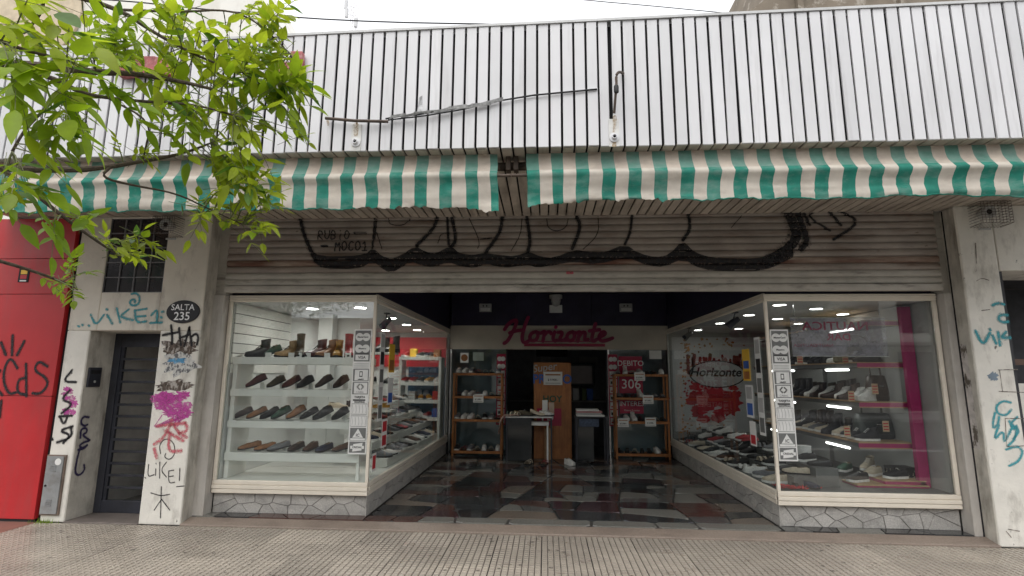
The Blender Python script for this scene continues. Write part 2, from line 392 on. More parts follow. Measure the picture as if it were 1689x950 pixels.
# ================================================================ GROUND
m_slabtop = M('grey_paving', (.41, .36, .30), .36, .06, 2.2, dirt=(.19, .16, .135), da=.6, ds=(.55, 1.1, 1), dt=(.42, .68), obj_rand=.14, rv=.14, dirt2=(.07, .06, .055), d2=(9, 9, 9), d2t=(.70, .74))
m_groove = M('groove_dirt', (.16, .14, .12), .9, .25, 6)
m_terr = M('brown_terrazzo', (.27, .215, .175), .42, .12, 60, dirt=(.13, .10, .085), da=.6, ds=(2, 5, 4), dt=(.48, .72), rv=.1)
m_asph = M('asphalt', (.05, .05, .052), .85, .15, 30, bump=.4, bs=80)
m_kerb = M('kerb_stone', (.28, .27, .26), .8, .12, 6)
m_redtile = M('red_brown_tiles', (.23, .115, .085), .6, .12, 5, dirt=(.12, .09, .08), da=.6)
side = MB().box(-40, 40, -6.6, -.1, -.16, -.014).single('sidewalk', M('joint_dirt', (.045, .04, .036), .9), kind='structure')
pad = MB(); S, NP = .44, 8
for i in range(NP):
    for j in range(NP):
        a = S/NP; g = .0042; x0, y0 = i*a-S/2+g, j*a-S/2+g; x1, y1 = x0+a-2*g, y0+a-2*g; c = .0028
        pad.add([(x0, y0, -.009), (x1, y0, -.009), (x1, y1, -.009), (x0, y1, -.009), (x0+c, y0+c, 0), (x1-c, y0+c, 0), (x1-c, y1-c, 0), (x0+c, y1-c, 0)],
                [(4, 5, 6, 7), (0, 1, 5, 4), (1, 2, 6, 5), (2, 3, 7, 6), (3, 0, 4, 7)], 0)
q = .0055
pad.box(-S/2+q, S/2-q, -S/2+q, S/2-q, -.014, -.009, 1)
padme = pad.mesh('paving_slab', [m_slabtop, m_groove], fix=False)
YE = -.285                                                                # front edge of the terrazzo strip
for j in range(7):
    for i in range(36):
        x = -7.3+.44*i; y = YE-.22-.44*j
        if x < -5.65 and j < 2: continue
        piece('paving_slab', padme, side, (x, y, rnd.uniform(-.0015, .0015)), (rnd.uniform(-.004, .004), rnd.uniform(-.004, .004), rnd.choice((0, 0, 1))*math.pi))
MB().box(-7.4, -5.46, YE-.8+.003, YE, -.014, .001).single('red_tile_paving', m_redtile, kind='structure', bevel=.004)
tp = [(-3.872, YE, -.01), (4.36, YE, -.01), (4.36, YE, .018), (-3.872, YE, .018)]
mb = MB(); mb.add([(-3.872, YE, -.1), (4.36, YE, -.1), (4.36, -.115, -.1), (-3.872, -.115, -.1), (-3.872, YE, .016), (4.36, YE, .016), (4.36, -.115, .052), (-3.872, -.115, .052)],
                  [(0, 1, 5, 4), (4, 5, 6, 7), (1, 2, 6, 5), (3, 0, 4, 7), (2, 3, 7, 6), (0, 3, 2, 1)])
mb.single('terrazzo_threshold', m_terr, kind='structure', bevel=.008)
MB().box(-5.18, -4.338, YE, .1, -.1, .012).single('doorway_threshold', M('door_step', (.16, .135, .12), .6, .15, 5), kind='structure', bevel=.005)
MB().box(-40, 40, -6.85, -6.6, -.3, .0).single('kerb', m_kerb, kind='structure', bevel=.02)
MB().box(-40, 40, -16, -6.85, -.3, -.13).single('road', m_asph, kind='structure')
MB().box(-40, 40, -20, -16, -.3, .0).single('far_sidewalk', m_kerb, kind='structure')
MB().box(-60, 60, -60, 60, -.5, -.3).single('ground', M('bare_earth', (.16, .14, .12), .95), kind='structure')

# vestibule floor of broken polished stones
m_fl = [M('floor_stone_%s' % n, c, r, .13, 50, dirt=d, da=.35, ds=(2, 2, 2), rv=.07, spec=.5, bump=.04, bs=9) for n, c, r, d in (
    ('light', (.19, .185, .165), .2, (.13, .14, .13)), ('slate', (.036, .038, .04), .12, (.06, .06, .06)), ('black', (.024, .024, .025), .11, (.05, .05, .05)),
    ('redbrown', (.085, .044, .036), .14, (.07, .05, .04)), ('tan', (.17, .14, .115), .2, (.15, .11, .08)), ('maroon', (.06, .032, .034), .13, (.05, .02, .02)), ('grey', (.10, .10, .095), .14, (.08, .08, .08)))]
fl = MB().box(-3.88, 4.36, -.115, 4.76, -.1, .048).single('vestibule_floor', M('floor_joint', (.04, .036, .033), .7), kind='structure')
wts = [5, 4, 4, 3, 3, 2, 3]
def split_cells(x0, x1, y0, y1, amin, amax, gap, seed, aspect=1.5):
    """broken slabs: a rectangle split again and again by skewed cuts"""
    r = random.Random(seed); out = []; st = [[(x0, y0), (x1, y0), (x1, y1), (x0, y1)]]
    def area(p): return abs(sum(p[i][0]*p[(i+1) % len(p)][1]-p[(i+1) % len(p)][0]*p[i][1] for i in range(len(p))))/2
    while st:
        p = st.pop(); a_ = area(p)
        if a_ < r.uniform(amin, amax)*2: out.append(p); continue
        w_ = max(q[0] for q in p)-min(q[0] for q in p); h_ = max(q[1] for q in p)-min(q[1] for q in p)
        cx = sum(q[0] for q in p)/len(p)+r.uniform(-.14, .14)*w_; cy = sum(q[1] for q in p)/len(p)+r.uniform(-.14, .14)*h_
        an = (0 if w_ > h_*aspect else math.pi/2)+r.choice((-1, 1))*r.uniform(.03, .30)
        n_ = (math.cos(an), math.sin(an)); c_ = n_[0]*cx+n_[1]*cy
        A_, B_ = clip(p, n_[0], n_[1], c_), clip(p, -n_[0], -n_[1], -c_)
        if len(A_) < 3 or len(B_) < 3: out.append(p); continue
        st += [A_, B_]
    res = []
    for p in out:
        cx = sum(q[0] for q in p)/len(p); cy = sum(q[1] for q in p)/len(p); a_ = math.sqrt(max(area(p), 1e-5)); k = 1-gap/a_
        q_ = []
        for i, v in enumerate(p):                          # knock the sharp corners off
            u_, w2 = p[i-1], p[(i+1) % len(p)]
            for o_ in (u_, w2):
                d_ = math.hypot(o_[0]-v[0], o_[1]-v[1]); t_ = min(.2, .05*r.uniform(.3, 1.6)/max(d_, 1e-4)) if len(p) < 7 else 0
                q_.append((v[0]+(o_[0]-v[0])*t_, v[1]+(o_[1]-v[1])*t_))
                if t_ == 0: break
        res.append([(cx+(q[0]-cx)*k, cy+(q[1]-cy)*k) for q in q_])
    return res
def lay(poly, z0, z1, mat, parent, name='floor_stone'):
    n = len(poly); cx = sum(p[0] for p in poly)/n; cy = sum(p[1] for p in poly)/n
    top = [(cx+(p[0]-cx)*.985, cy+(p[1]-cy)*.985, z1) for p in poly]
    mb = MB().add([(*p, z0) for p in poly]+top, [tuple(range(n, 2*n))]+[(i, (i+1) % n, n+(i+1) % n, n+i) for i in range(n)])
    return mb.part(name, mat, parent, fix=False)
for poly in split_cells(-1.95, 2.42, .09, 4.75, .055, .16, .014, 12, 1.35)+split_cells(-1.95, 2.42, -.113, .088, .05, .10, .012, 14, 1.0):
    cy = sum(p[1] for p in poly)/len(poly)
    k = rnd.choices(range(7), wts)[0]
    if cy < .1: k = rnd.choice((0, 0, 0, 3, 2, 0, 6, 0))
    lay(poly, .046, .060+rnd.uniform(-.0012, .0012), m_fl[k], fl)
for xa, xb, sd in ((-3.86, -1.955, 3), (2.425, 4.25, 9)):
    for poly in cells(xa, xb, -.113, .045, .40, .2, .010, .5, sd):
        lay(poly, .046, .060, m_fl[rnd.choice((0, 2, 3, 1, 6, 3))], fl)

# ================================================================ CANOPY: fascia of white slats, soffit of brown slats
ZS = 3.41
def ztop(x): return 4.475+.016*(x+2)*.9 if x > -2 else 4.475+.02*(x+2)
can = thing('shop_canopy', (0, -1.0, ZS), 'long canopy clad in white vertical metal slats with a dark slatted underside', 'canopy')
bb = [(-6.4, -1.895, ZS+.03), (5.6, -1.895, ZS+.03), (5.6, -1.895, ztop(5.6)-.012), (-2, -1.895, ztop(-2)-.012), (-6.4, -1.895, ztop(-6.4)-.012)]
MB().prism(bb, (0, .02, 0)).part('backing_board', m_black, can)
MB().box(-6.4, 5.6, -1.87, .0, ZS+.045, ZS+.06).part('soffit_backing', m_black, can)
MB().box(-6.4, 5.6, -1.87, .02, 4.30, 4.36).part('canopy_roof', M('roof_felt', (.2, .2, .2), .9), can)
dent = lambda x: 4.02-.0+.0 if False else None
cr0, cr1 = P(690, 188, -1.95), P(985, 146, -1.95)
i = 0
for i in range(118):
    x = -6.35+.1*i; zb = ZS-.004+rnd.uniform(-.003, .003); zt = ztop(x)+rnd.uniform(-.004, .004); y = -1.95+rnd.uniform(-.004, .003)
    wd = .0815
    if abs(x+.1-(P(1007, 100, -1.95).x)) < .05: wd = .074
    if cr0.x-.05 < x < cr1.x-.06:
        zc = cr0.z+(cr1.z-cr0.z)*(x+.04-cr0.x)/(cr1.x-cr0.x); sl_ = (cr1.z-cr0.z)/(cr1.x-cr0.x)*wd/2
        a = MB()
        for z0, z1, yo, s0, s1 in ((zc+.004, zt, 0, -sl_, 0), (zb, zc-.003, -.016, 0, -sl_)):
            y0 = y+yo
            a.add([(x, y0, z0+s0), (x+wd, y0, z0-s0), (x+wd, y0+.018, z0-s0), (x, y0+.018, z0+s0), (x, y0, z1+s1), (x+wd, y0, z1-s1), (x+wd, y0+.018, z1-s1), (x, y0+.018, z1+s1)],
                  [(0, 1, 5, 4), (1, 2, 6, 5), (2, 3, 7, 6), (3, 0, 4, 7), (4, 5, 6, 7), (0, 3, 2, 1)])
        a.part('cladding_slat', m_slat, can, bevel=.003)
    else:
        l0, l1 = rnd.uniform(-.0025, .0025), rnd.uniform(-.0025, .0025); yb_ = y+rnd.uniform(-.005, .005)
        MB().add([(x+l0, yb_, zb), (x+wd+l0, yb_, zb), (x+wd+l0, yb_+.02, zb), (x+l0, yb_+.02, zb), (x+l1, y, zt), (x+wd+l1, y, zt), (x+wd+l1, y+.02, zt), (x+l1, y+.02, zt)],
                 [(0, 1, 5, 4), (1, 2, 6, 5), (2, 3, 7, 6), (3, 0, 4, 7), (4, 5, 6, 7), (0, 3, 2, 1)]).part('cladding_slat', m_slat, can, bevel=.004)
    MB().box(x, x+.084, -1.93+rnd.uniform(-.002, .002), -.085, ZS+rnd.uniform(-.003, .003), ZS+.018).part('soffit_slat', m_soffit, can, bevel=.004)
mb = MB()
for i in range(24):
    x = -6.4+.5*i
    mb.add([(x, -1.962, ztop(x)), (x+.499, -1.962, ztop(x+.5)), (x+.499, -1.87, ztop(x+.5)+.004), (x, -1.87, ztop(x)+.004), (x, -1.962, ztop(x)+.022), (x+.499, -1.962, ztop(x+.5)+.022), (x+.499, -1.87, ztop(x+.5)+.026), (x, -1.87, ztop(x)+.026)],
           [(0, 1, 5, 4), (4, 5, 6, 7), (1, 2, 6, 5), (3, 0, 4, 7), (2, 3, 7, 6), (0, 3, 2, 1)])
mb.part('top_trim', M('trim_metal', (.55, .55, .54), .4, .08, 5), can)
for px, py in ((587, 235), (1013, 227)):
    c = P(px, py, -1.956); n_ = 18
    MB().box(c.x-.042, c.x+.042, -1.958, -1.949, c.z-.075, c.z+.16).part('drain_plate', M('drain_plate_paint', (.62, .61, .58), .5, .1, 8), can, bevel=.002)
    MB().lathe((c.x, -1.958, c.z), [(.04, 0), (.04, -.008), (.021, -.010), (.019, -.03), (.014, -.03), (.013, .005)], 18, 'y').part('drain_outlet', m_slat, can, smooth=True)
    MB().lathe((c.x, -1.9595, c.z), [(.0145, 0), (.0145, -.006)], 14, 'y').part('drain_hole', m_black, can)
# fixings left on the fascia
rs2 = MB()
for pts, hw_ in ((((1014, 192), (1014, 205), (1013, 222)), .014), (((587, 205), (587, 222)), .02), (((1013, 230), (1013, 240)), .018), (((540, 198), (541, 206)), .008)):
    rs2.ribbon(dense(smooth_path([P(a_, b_, -1.9605) for a_, b_ in pts], 1), .02), hw_, jit=.4)
rs2.part('rust_stain', spray('rust_run', (.42, .28, .12), .42, 40), can, fix=False, kind='stuff')
f95 = lambda y: (lambda px, py: P(px, py, y))
rod = MB().tube([P(537, 195, -2.0), P(585, 199, -2.0), P(640, 200.5, -1.99)], .013, 8).single('cut_pipe', m_pipe, 'short dark pipe lying level across the white slats', 'pipe', smooth=True)
mb = MB(); r2 = random.Random(3)
mb.tube([P(636, 196, -1.985), P(655, 192, -1.99), P(690, 189, -2.0), P(715, 184, -2.005), P(800, 170, -1.99), P(880, 157, -1.985), P(985, 147, -1.98)], .007, 6)
mb.tube([P(640, 198, -1.99), P(700, 191, -2.01), P(760, 181, -2.0), P(835, 164, -1.985)], .006, 6)
wire = mb.single('torn_cable', m_cable, 'black cable sagging along the dented crease of the white slats', 'cable', smooth=True)
mb = MB()
for k in range(9):
    t = k/8; a = P(642+150*t, 196-20*t+r2.uniform(-2, 3), -2.0); b = P(670+160*t, 190-22*t+r2.uniform(-3, 3), -2.01); hgt = .012+.014*r2.random()
    mb.add([a, b, b+Vector((0, -.01, hgt)), a+Vector((.02, -.012, hgt*1.2)), a+Vector((0, .008, 0)), b+Vector((0, .008, 0))], [(0, 1, 2, 3), (0, 4, 5, 1), (3, 2, 5, 4)])
mb.add([P(687, 187, -2), P(697, 184, -2), P(697, 157, -2.02), P(692, 160, -2.03)], [(0, 1, 2, 3)])
mb.single('torn_metal_strip', m_foil, 'ragged strip of torn pale metal where the slats are creased', 'scrap')
hk = smooth_path([P(1013, 187, -1.99), P(1015, 160, -2.03), P(1017, 140, -2.05), P(1016, 124, -2.06), P(1021, 118, -2.05), P(1028, 121, -1.96)], 2)
brk = thing('hooked_bracket', P(1014, 187, -1.97), 'rusty hooked pipe bracket beside the dark gap in the fascia', 'bracket')
MB().tube(hk, [.011]*len(hk), 8).part('bent_pipe', m_pipe, brk, smooth=True)
MB().lathe(P(1016.5, 147, -2.047), [(.017, -.03), (.02, -.02), (.02, .02), (.017, .03)], 10).part('clamp', m_cable, brk, smooth=True)
g0 = P(1007, 40, -1.946)
MB().box(g0.x-.004, g0.x+.012, -1.953, -1.93, 3.45, ztop(g0.x)-.01).part('open_seam', m_black, can)
for pts, lab in (([(190, 105), (218, 98), (262, 98), (300, 112), (300, 130), (258, 124), (232, 128), (205, 132)], 'faded red broken sign fragment behind the leaves on white slats'), ([(484, 90), (503, 90), (503, 122), (492, 128), (452, 122), (452, 106), (482, 108)], 'small square red brown sign remnant peeking out beside the leaves')):
    a = [P(*p, -1.962) for p in pts]
    MB().prism(a, (0, -.05, 0)).single('sign_fragment', m_rust, lab, 'sign remnant', bevel=.004)
# ================================================================ AWNINGS
def awning(x0, x1, first, label, seed, droop, first_end):
    r = random.Random(seed)
    b = Vector(((x0+x1)/2, -1.78, 2.95)); t = thing('striped_awning', b, label, 'awning', 'striped awnings under the canopy')
    per, sub = .1025, 5; n = int((x1-x0)/per*sub)
    prof = []  # (s, y, z) going down
    nz_ = 22; vs, fs, mi = [], [], []
    L = len(range(n+1))
    for i in range(n+1):
        x = x0+(x1-x0)*i/n; u = x
        edge = min(x-x0, x1-x)
        sag = .022*noise.noise((u*.9, seed, 0))
        lift = droop(x)
        for j in range(nz_+1):
            s = j/nz_
            if s < .46:                                   # part-rolled cloth sloping out to the front bar
                q = s/.46; y = -1.785-.065*q+.018*math.sin(math.pi*q); z = 3.405-.185*q
            elif s < .56:                                  # round the front bar
                q = (s-.46)/.10; y = -1.85-.016*math.sin(math.pi*q)+.004*q; z = 3.22-.045*q
            else:                                          # loose flap falling back below the bar
                q = (s-.56)/.44; z = 3.175-(.20+lift)*q
                y = -1.846+.045*q+.012*math.sin(q*5+2.5*noise.noise((u*.7, 2, seed)))
            low = max(0, (s-.5)/.5)
            wv = .005*noise.noise((u*2.1+seed, s*3.2, 3.3))+.004*noise.noise((u*7, s*11, seed))
            cre = .010*noise.noise((u*1.1+seed, s*26+.8*u, 7.7))*(.25+low)+.006*noise.noise((u*3+s*9, s*20, 2.2))*low
            y += wv+cre; z += sag*low*1.2+cre*.35
            if edge < .75 and s > .30:                     # cloth dragged towards the bar end
                k_ = (1-edge/.75); y += .022*k_*math.sin(16*(s-.35)-5*edge)*(s-.2); z -= .05*k_*k_*low
            if j == nz_: z += .016*abs(math.sin(u*8.1+seed+noise.noise((u*2, 1, seed))))+.011*noise.noise((u*23, 0, 1))*(2.6 if edge < 1.2 else 1.2)+.018*noise.noise((u*1.1, 4, seed))
            y -= .055
            tx = x+.012*noise.noise((u*2, s*3, seed))+(.02*s if edge < .3 else 0)
            vs.append((tx, y, z))
    idx = {0: ([], []), 1: ([], [])}
    for c in range(int((x1-x0)/per)+1):
        a, e = c*sub, min((c+1)*sub, n)
        if a >= n: break
        mb = MB(); k = (c+first) % 2
        V = [vs[i*(nz_+1)+j] for i in range(a, e+1) for j in range(nz_+1)]
        F = [(i*(nz_+1)+j, (i+1)*(nz_+1)+j, (i+1)*(nz_+1)+j+1, i*(nz_+1)+j+1) for i in range(e-a) for j in range(nz_)]
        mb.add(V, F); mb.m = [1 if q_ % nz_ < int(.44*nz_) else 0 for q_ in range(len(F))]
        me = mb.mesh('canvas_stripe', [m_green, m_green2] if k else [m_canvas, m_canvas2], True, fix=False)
        o = bpy.data.objects.new('canvas_stripe', me); COL.objects.link(o); adopt(o, t)
    inner = (lambda x: x1-x) if first_end else (lambda x: x-x0)
    hem = [Vector(vs[i*(nz_+1)+nz_])+Vector((0, .002, -.001)) for i in range(n+1) if inner(x0+(x1-x0)*i/n) > 1.15]
    MB().tube(hem, .0065, 5).part('hem_piping', m_green, t, smooth=True)
    MB().tube([(x0-.22, -1.72, 3.345), (x1+.22, -1.72, 3.345)], .036, 10).part('roller_tube', m_pipe, t, smooth=True)
    MB().tube([(x0-.115, -1.872, 3.205), (x1+.115, -1.872, 3.205)], .014, 8).part('front_bar', m_pipe, t, smooth=True)
    for xx in (x0-.15, x1+.15):
        MB().box(xx-.02, xx+.02, -1.79, -1.70, 3.29, 3.41).part('bracket', m_pipe, t, bevel=.004)
    return t
awning(-6.2, -.39, 1, 'long faded green and cream striped awning above the red gate and street door', 4, lambda x: .035 if x < -1.6 else .035, True)
awning(-.155, 5.4, 1, 'green and cream striped awning above the magenta window beside the canopy gap', 8, lambda x: 0.0, False)

# ================================================================ ROLLER SHUTTER
sh = thing('roller_shutter', (.25, -.1, 2.52), 'half raised brown steel roller shutter covered in black graffiti', 'shutter')
SX0, SX1, SB, ST, PIT = -3.745, 4.262, 2.60, 3.42, .0775
def sh_y(z):
    f = ((z-SB)/PIT) % 1.0
    return -.098-.014*math.sin(math.pi*min(1, max(0, (f-.08)/.84)))**.32 if .08 < f < .92 else -.088
n = int(math.ceil((ST-SB)/PIT))
for k in range(n):
    z0 = SB+k*PIT; pr = []
    for f in (0, .07, .09, .2, .35, .5, .65, .8, .91, .93, 1.0): pr.append((sh_y(z0+f*PIT+1e-5 if f < 1 else z0+.999*PIT), z0+f*PIT))
    m = MB(); V = [(x, y+.0, z) for x in (SX0, SX1) for y, z in pr]; L = len(pr)
    m.add(V, [(i, L+i, L+i+1, i+1) for i in range(L-1)])
    dx = rnd.uniform(-.006, .006)
    o = m.part('slat', m_shutlow if k < 2 else m_rusty if k == 3 else m_shut, sh, fix=False)
m = MB(); pr = [(-.085, 2.60), (-.128, 2.597), (-.132, 2.56), (-.126, 2.53), (-.118, 2.524), (-.075, 2.524), (-.075, 2.60)]
m.prism([(SX0+.01, y, z) for y, z in pr], (SX1-SX0-.02, 0, 0)); m.part('bottom_rail', m_shutlow, sh, bevel=.003)
for xa, xb, dz in ((-3.885, -3.742, 0), (4.262, 4.352, 0)):
    MB().box(xa, xb, -.105, .05, .0, 2.50).part('guide_rail', m_rail, sh, bevel=.006)
    MB().box(xa if xa < 0 else xb-.012, xa+.012 if xa < 0 else xb, -.118, -.1055, .02, 3.4).part('rail_slot', m_black, sh)
    MB().box(xa, xb, -.075, .05, 2.503, 3.41).part('upper_rail', m_shutlow, sh)
pj = lambda q: Vector((q.x, sh_y(min(max(q.z, SB+.001), ST))-.006, q.z))
z1 = lambda px, py: P(360+px/2.815, 330+py/2.8176, -.115)
z2 = lambda px, py: P(940+px/2.2550, 320+py/2.2556, -.115)
gr = MB()
up = [z1(*p) for p in ((375, 75), (385, 110), (395, 150), (430, 235), (470, 260), (600, 262), (680, 252), (720, 222), (760, 262), (800, 270), (840, 262), (915, 212), (960, 240), (1010, 248), (1080, 212), (1120, 247), (1180, 256), (1240, 245), (1300, 255), (1380, 262), (1440, 238), (1500, 265), (1560, 268))]+[z2(*p) for p in ((20, 206), (60, 213), (130, 217), (205, 186), (260, 222), (320, 236), (370, 226), (420, 170), (460, 215), (520, 236), (700, 242), (760, 216), (830, 170), (838, 140), (808, 66))]
lo = [z1(*p) for p in ((380, 75), (392, 115), (405, 160), (440, 258), (450, 292), (480, 318), (640, 322), (720, 285), (770, 326), (800, 336), (830, 326), (890, 285), (950, 305), (1000, 312), (1065, 288), (1130, 308), (1190, 316), (1240, 295), (1330, 316), (1400, 305), (1440, 298), (1480, 316), (1560, 300))]+[z2(*p) for p in ((20, 252), (100, 263), (210, 235), (290, 266), (350, 272), (420, 240), (490, 282), (600, 286), (720, 286), (800, 252), (870, 212), (896, 180), (862, 110), (850, 62))]
def by_len(pts, k):
    d = [0]
    for a, b in zip(pts, pts[1:]): d.append(d[-1]+(b-a).length)
    return pts
# band: filled between two curves sampled by x in its horizontal stretch
def at_x(c, x):
    for a, b in zip(c, c[1:]):
        if a.x <= x <= b.x: return a.z+(b.z-a.z)*(x-a.x)/max(1e-6, b.x-a.x)
    return None
us, ls = smooth_path(up[3:36], 1), smooth_path(lo[3:34], 1)
x = max(us[0].x, ls[0].x)+.002; xe = min(us[-1].x, ls[-1].x); prev = None
while x < xe:
    a, b = at_x(us, x), at_x(ls, x)
    if a is not None and b is not None and a-b > .003:
        nn = 14; colv = [pj(Vector((x, 0, b+(a-b)*k/nn))) for k in range(nn+1)]
        if prev: gr.add(prev+colv, [(k, nn+1+k, nn+2+k, k+1) for k in range(nn)])
        prev = colv
    else: prev = None
    x += .012
def g(pts, hw, f=z1): stroke(gr, pts, hw, f, proj=pj)
g([(378, 78), (388, 120), (397, 160), (432, 240), (452, 285)], .020)
g([(812, 68), (838, 130), (846, 165), (800, 215), (740, 250)], .05, z2); g([(845, 62), (870, 130), (885, 180), (860, 205)], .03, z2)
g([(727, 80), (722, 150), (715, 225)], .010); g([(735, 90), (727, 180)], .006); g([(1017, 80), (1003, 130), (920, 212)], .018)
g([(1063, 80), (1070, 212)], .013); g([(1085, 80), (1106, 190), (1080, 216)], .018); g([(1319, 80), (1310, 150), (1240, 245)], .018)
g([(1432, 80), (1450, 190), (1436, 242)], .018); g([(25, 85), (42, 120), (8, 205)], .018, z2); g([(231, 76), (226, 140), (205, 186)], .013, z2); g([(440, 72), (450, 130), (420, 172)], .016, z2)
for pts in (((790, 85), (795, 115), (860, 120), (890, 88)), ((735, 150), (760, 228)), ((1165, 85), (1215, 190), (1205, 225)), ((1215, 180), (1270, 175)), ((1410, 85), (1405, 160), (1360, 235)), ((1525, 85), (1530, 130), (1570, 146), (1615, 130), (1625, 85)), ((1020, 200), (1030, 160), (1062, 150))): g(pts, .004)
g([(105, 85), (108, 150), (50, 205)], .004, z2); g([(640, 80), (600, 125)], .003, z2)
write(gr, 'RUBiO', z1(460, 182), z1(612, 182), .105, .0075, proj=pj); g([(630, 153), (685, 153)], .010)
g([(478, 213), (505, 213)], .010); write(gr, 'MOCO1', z1(538, 236), z1(695, 234), .115, .0085, proj=pj)
g([(866, 60), (892, 115)], .014, z2); g([(910, 62), (885, 86), (968, 136)], .010, z2); g([(962, 62), (982, 84), (1008, 116)], .014, z2); g([(998, 60), (1085, 103), (980, 170)], .013, z2)
paint(gr, 'graffiti', m_spray, h_spray, sh)
st_ = MB(); c = P(940, 450, -.125)
st_.box(c.x-.04, c.x+.04, sh_y(c.z)-.006, sh_y(c.z)-.003, c.z-.012, c.z+.018); st_.part('sticker', m_coral, sh)

# ================================================================ SIDE WALL WITH STREET DOOR (house number 235)
YF = -.275
hw = thing('entrance_wall', (-4.9, YF, 0), 'stained white rendered wall with dark grid window above a recessed barred door', 'wall')
XL, XD0, XD1, XP = -5.455, -5.18, -4.338, -3.872     # wall edge, door opening, pillar edge
W0, W1, WZ0, WZ1 = -5.105, -4.385, 2.506, 3.385
def slab(x0, x1, z0, z1, y0=YF, y1=.14, mat=None, parent=None, name='wall_face', bevel=.012):
    return MB().box(x0, x1, y0, y1, z0, z1).part(name, mat or m_wall, parent, bevel=bevel)
slab(XL, XD0, 0, 2.066, parent=hw, mat=m_white)
slab(XL, W0, 2.066, 3.41, parent=hw); slab(W0, W1, 2.066, WZ0, parent=hw); slab(W1, XP, 2.066, 3.41, parent=hw)
slab(XD1, XP, 0, 2.066, mat=m_white, parent=hw)
slab(W0, W1, WZ1, 3.41, parent=hw)
MB().box(-5.19, -4.33, -.12, .13, 2.06, 2.065).part('lintel', m_jamb, hw)
MB().box(XD0-.003, XD0+.004, YF+.012, .1, .012, 2.062).part('door_reveal', m_jamb, hw)
MB().box(XP-.004, XP+.004, YF+.014, .14, 0, 3.40).part('pillar_flank', m_jamb, hw, bevel=.002)
m = MB()
fr = m.box(W0, W1, YF+.03, YF+.05, WZ0, WZ1).part('window', m_black, hw)
nx, nzv = 4, 5
for j in range(nzv):
    for i in range(nx):
        a = W0+(W1-W0)*i/nx+.008; b_ = W0+(W1-W0)*(i+1)/nx-.008
        c = WZ0+(WZ1-WZ0)*j/nzv+.008; d = WZ0+(WZ1-WZ0)*(j+1)/nzv-.008
        MB().box(a, b_, YF+.022, YF+.029, c, d).part('pane', m_wglass, fr)
for i in range(nx+1):
    x = W0+(W1-W0)*i/nx; MB().box(x-.006, x+.006, YF+.008, YF+.028, WZ0, WZ1).part('window_bar', m_lead, fr)
for j in range(nzv+1):
    z = WZ0+(WZ1-WZ0)*j/nzv; MB().box(W0, W1, YF+.010, YF+.026, z-.006, z+.006).part('window_bar', m_lead, fr)
f = lambda y: (lambda px, py: P(px, py, y))
fw_ = f(YF-.003)
za = lambda px, py: fw_(120+px/4.75, 340+py/4.75)
t = MB()
for s_ in ([(140, 850), (180, 940), (245, 850)], [(268, 850), (310, 922)], [(262, 806), (274, 812)], [(345, 800), (372, 912)], [(440, 808), (368, 862), (410, 880), (470, 893)], [(485, 815), (497, 915), (577, 903)], [(488, 818), (580, 803)], [(500, 866), (572, 860)],
           [(615, 855), (665, 800), (658, 910)], [(605, 915), (700, 910)], [(698, 828), (712, 828)], [(690, 868), (698, 874)], [(40, 938), (50, 943)], [(72, 928), (80, 933)], [(122, 932), (130, 938)],
           [(460, 688), (500, 680), (525, 715), (520, 765), (480, 782), (448, 768), (450, 740), (475, 728), (492, 742), (486, 752)]): stroke(t, s_, .0105, za)
paint(t, 'graffiti', m_teal, h_teal, hw)
zb_ = lambda px, py: fw_(px/3.167, 320+py/3.167)
t = MB()
for s_ in ([(893, 685), (900, 740), (898, 785)], [(850, 737), (930, 722)], [(935, 700), (945, 790)], [(990, 695), (962, 795)], [(938, 752), (985, 736)], [(988, 700), (1002, 792)], [(1000, 745), (1022, 728), (1038, 745), (1028, 788)]): stroke(t, s_, .012, zb_)
z6 = lambda px, py: fw_(px/2.714, 600+py/2.714)
for s_ in ([(665, 450), (660, 508), (690, 496)], [(697, 470), (696, 500)], [(698, 445), (699, 449)], [(715, 440), (714, 512)], [(745, 440), (718, 476), (745, 507)], [(755, 480), (754, 536), (782, 530)], [(755, 480), (778, 476)], [(755, 506), (776, 502)], [(805, 468), (803, 522)], [(790, 550), (825, 547)],
           [(718, 402), (712, 362), (740, 332), (778, 350), (785, 402), (760, 432), (735, 418), (742, 402)], [(722, 550), (718, 690)], [(675, 578), (720, 592), (760, 584)], [(720, 610), (690, 655)], [(722, 605), (760, 655)], [(648, 508), (652, 512)]): stroke(t, s_, .0042, z6)
for s_ in ([(322, 28), (280, 80), (340, 82)], [(312, 118), (272, 162), (330, 178), (275, 222)], [(265, 236), (322, 232)], [(268, 236), (285, 275), (300, 240)], [(325, 280), (262, 300), (318, 318), (282, 355)], [(318, 285), (322, 330), (255, 352)], [(232, 335), (236, 340)]): stroke(t, s_, .0115, z6)
paint(t, 'graffiti', m_spray, h_spray, hw)
t = MB(); rs_ = random.Random(4)
def blotch(mb, cx, cy, rx, ry, fn, seed, n=44):
    r = random.Random(seed); ctr = fn(cx, cy); pts = []
    for k in range(n):
        a = 2*math.pi*k/n; q = .72+.45*noise.noise((math.cos(a)*2.2, math.sin(a)*2.2, seed))+.18*(r.random()-.5)
        pts.append(fn(cx+rx*q*math.cos(a), cy+ry*q*math.sin(a)))
    mb.add([ctr]+pts, [(0, k+1, (k+1) % n+1) for k in range(n)])
for k in range(26):
    cx_, cy_ = rs_.uniform(715, 835), rs_.uniform(130, 228)
    blotch(t, cx_, cy_, 30+26*rs_.random(), 12+16*rs_.random(), lambda a, b, e=k*.00004: P(a/2.714, 600+b/2.714, YF-.003-e), k+3)
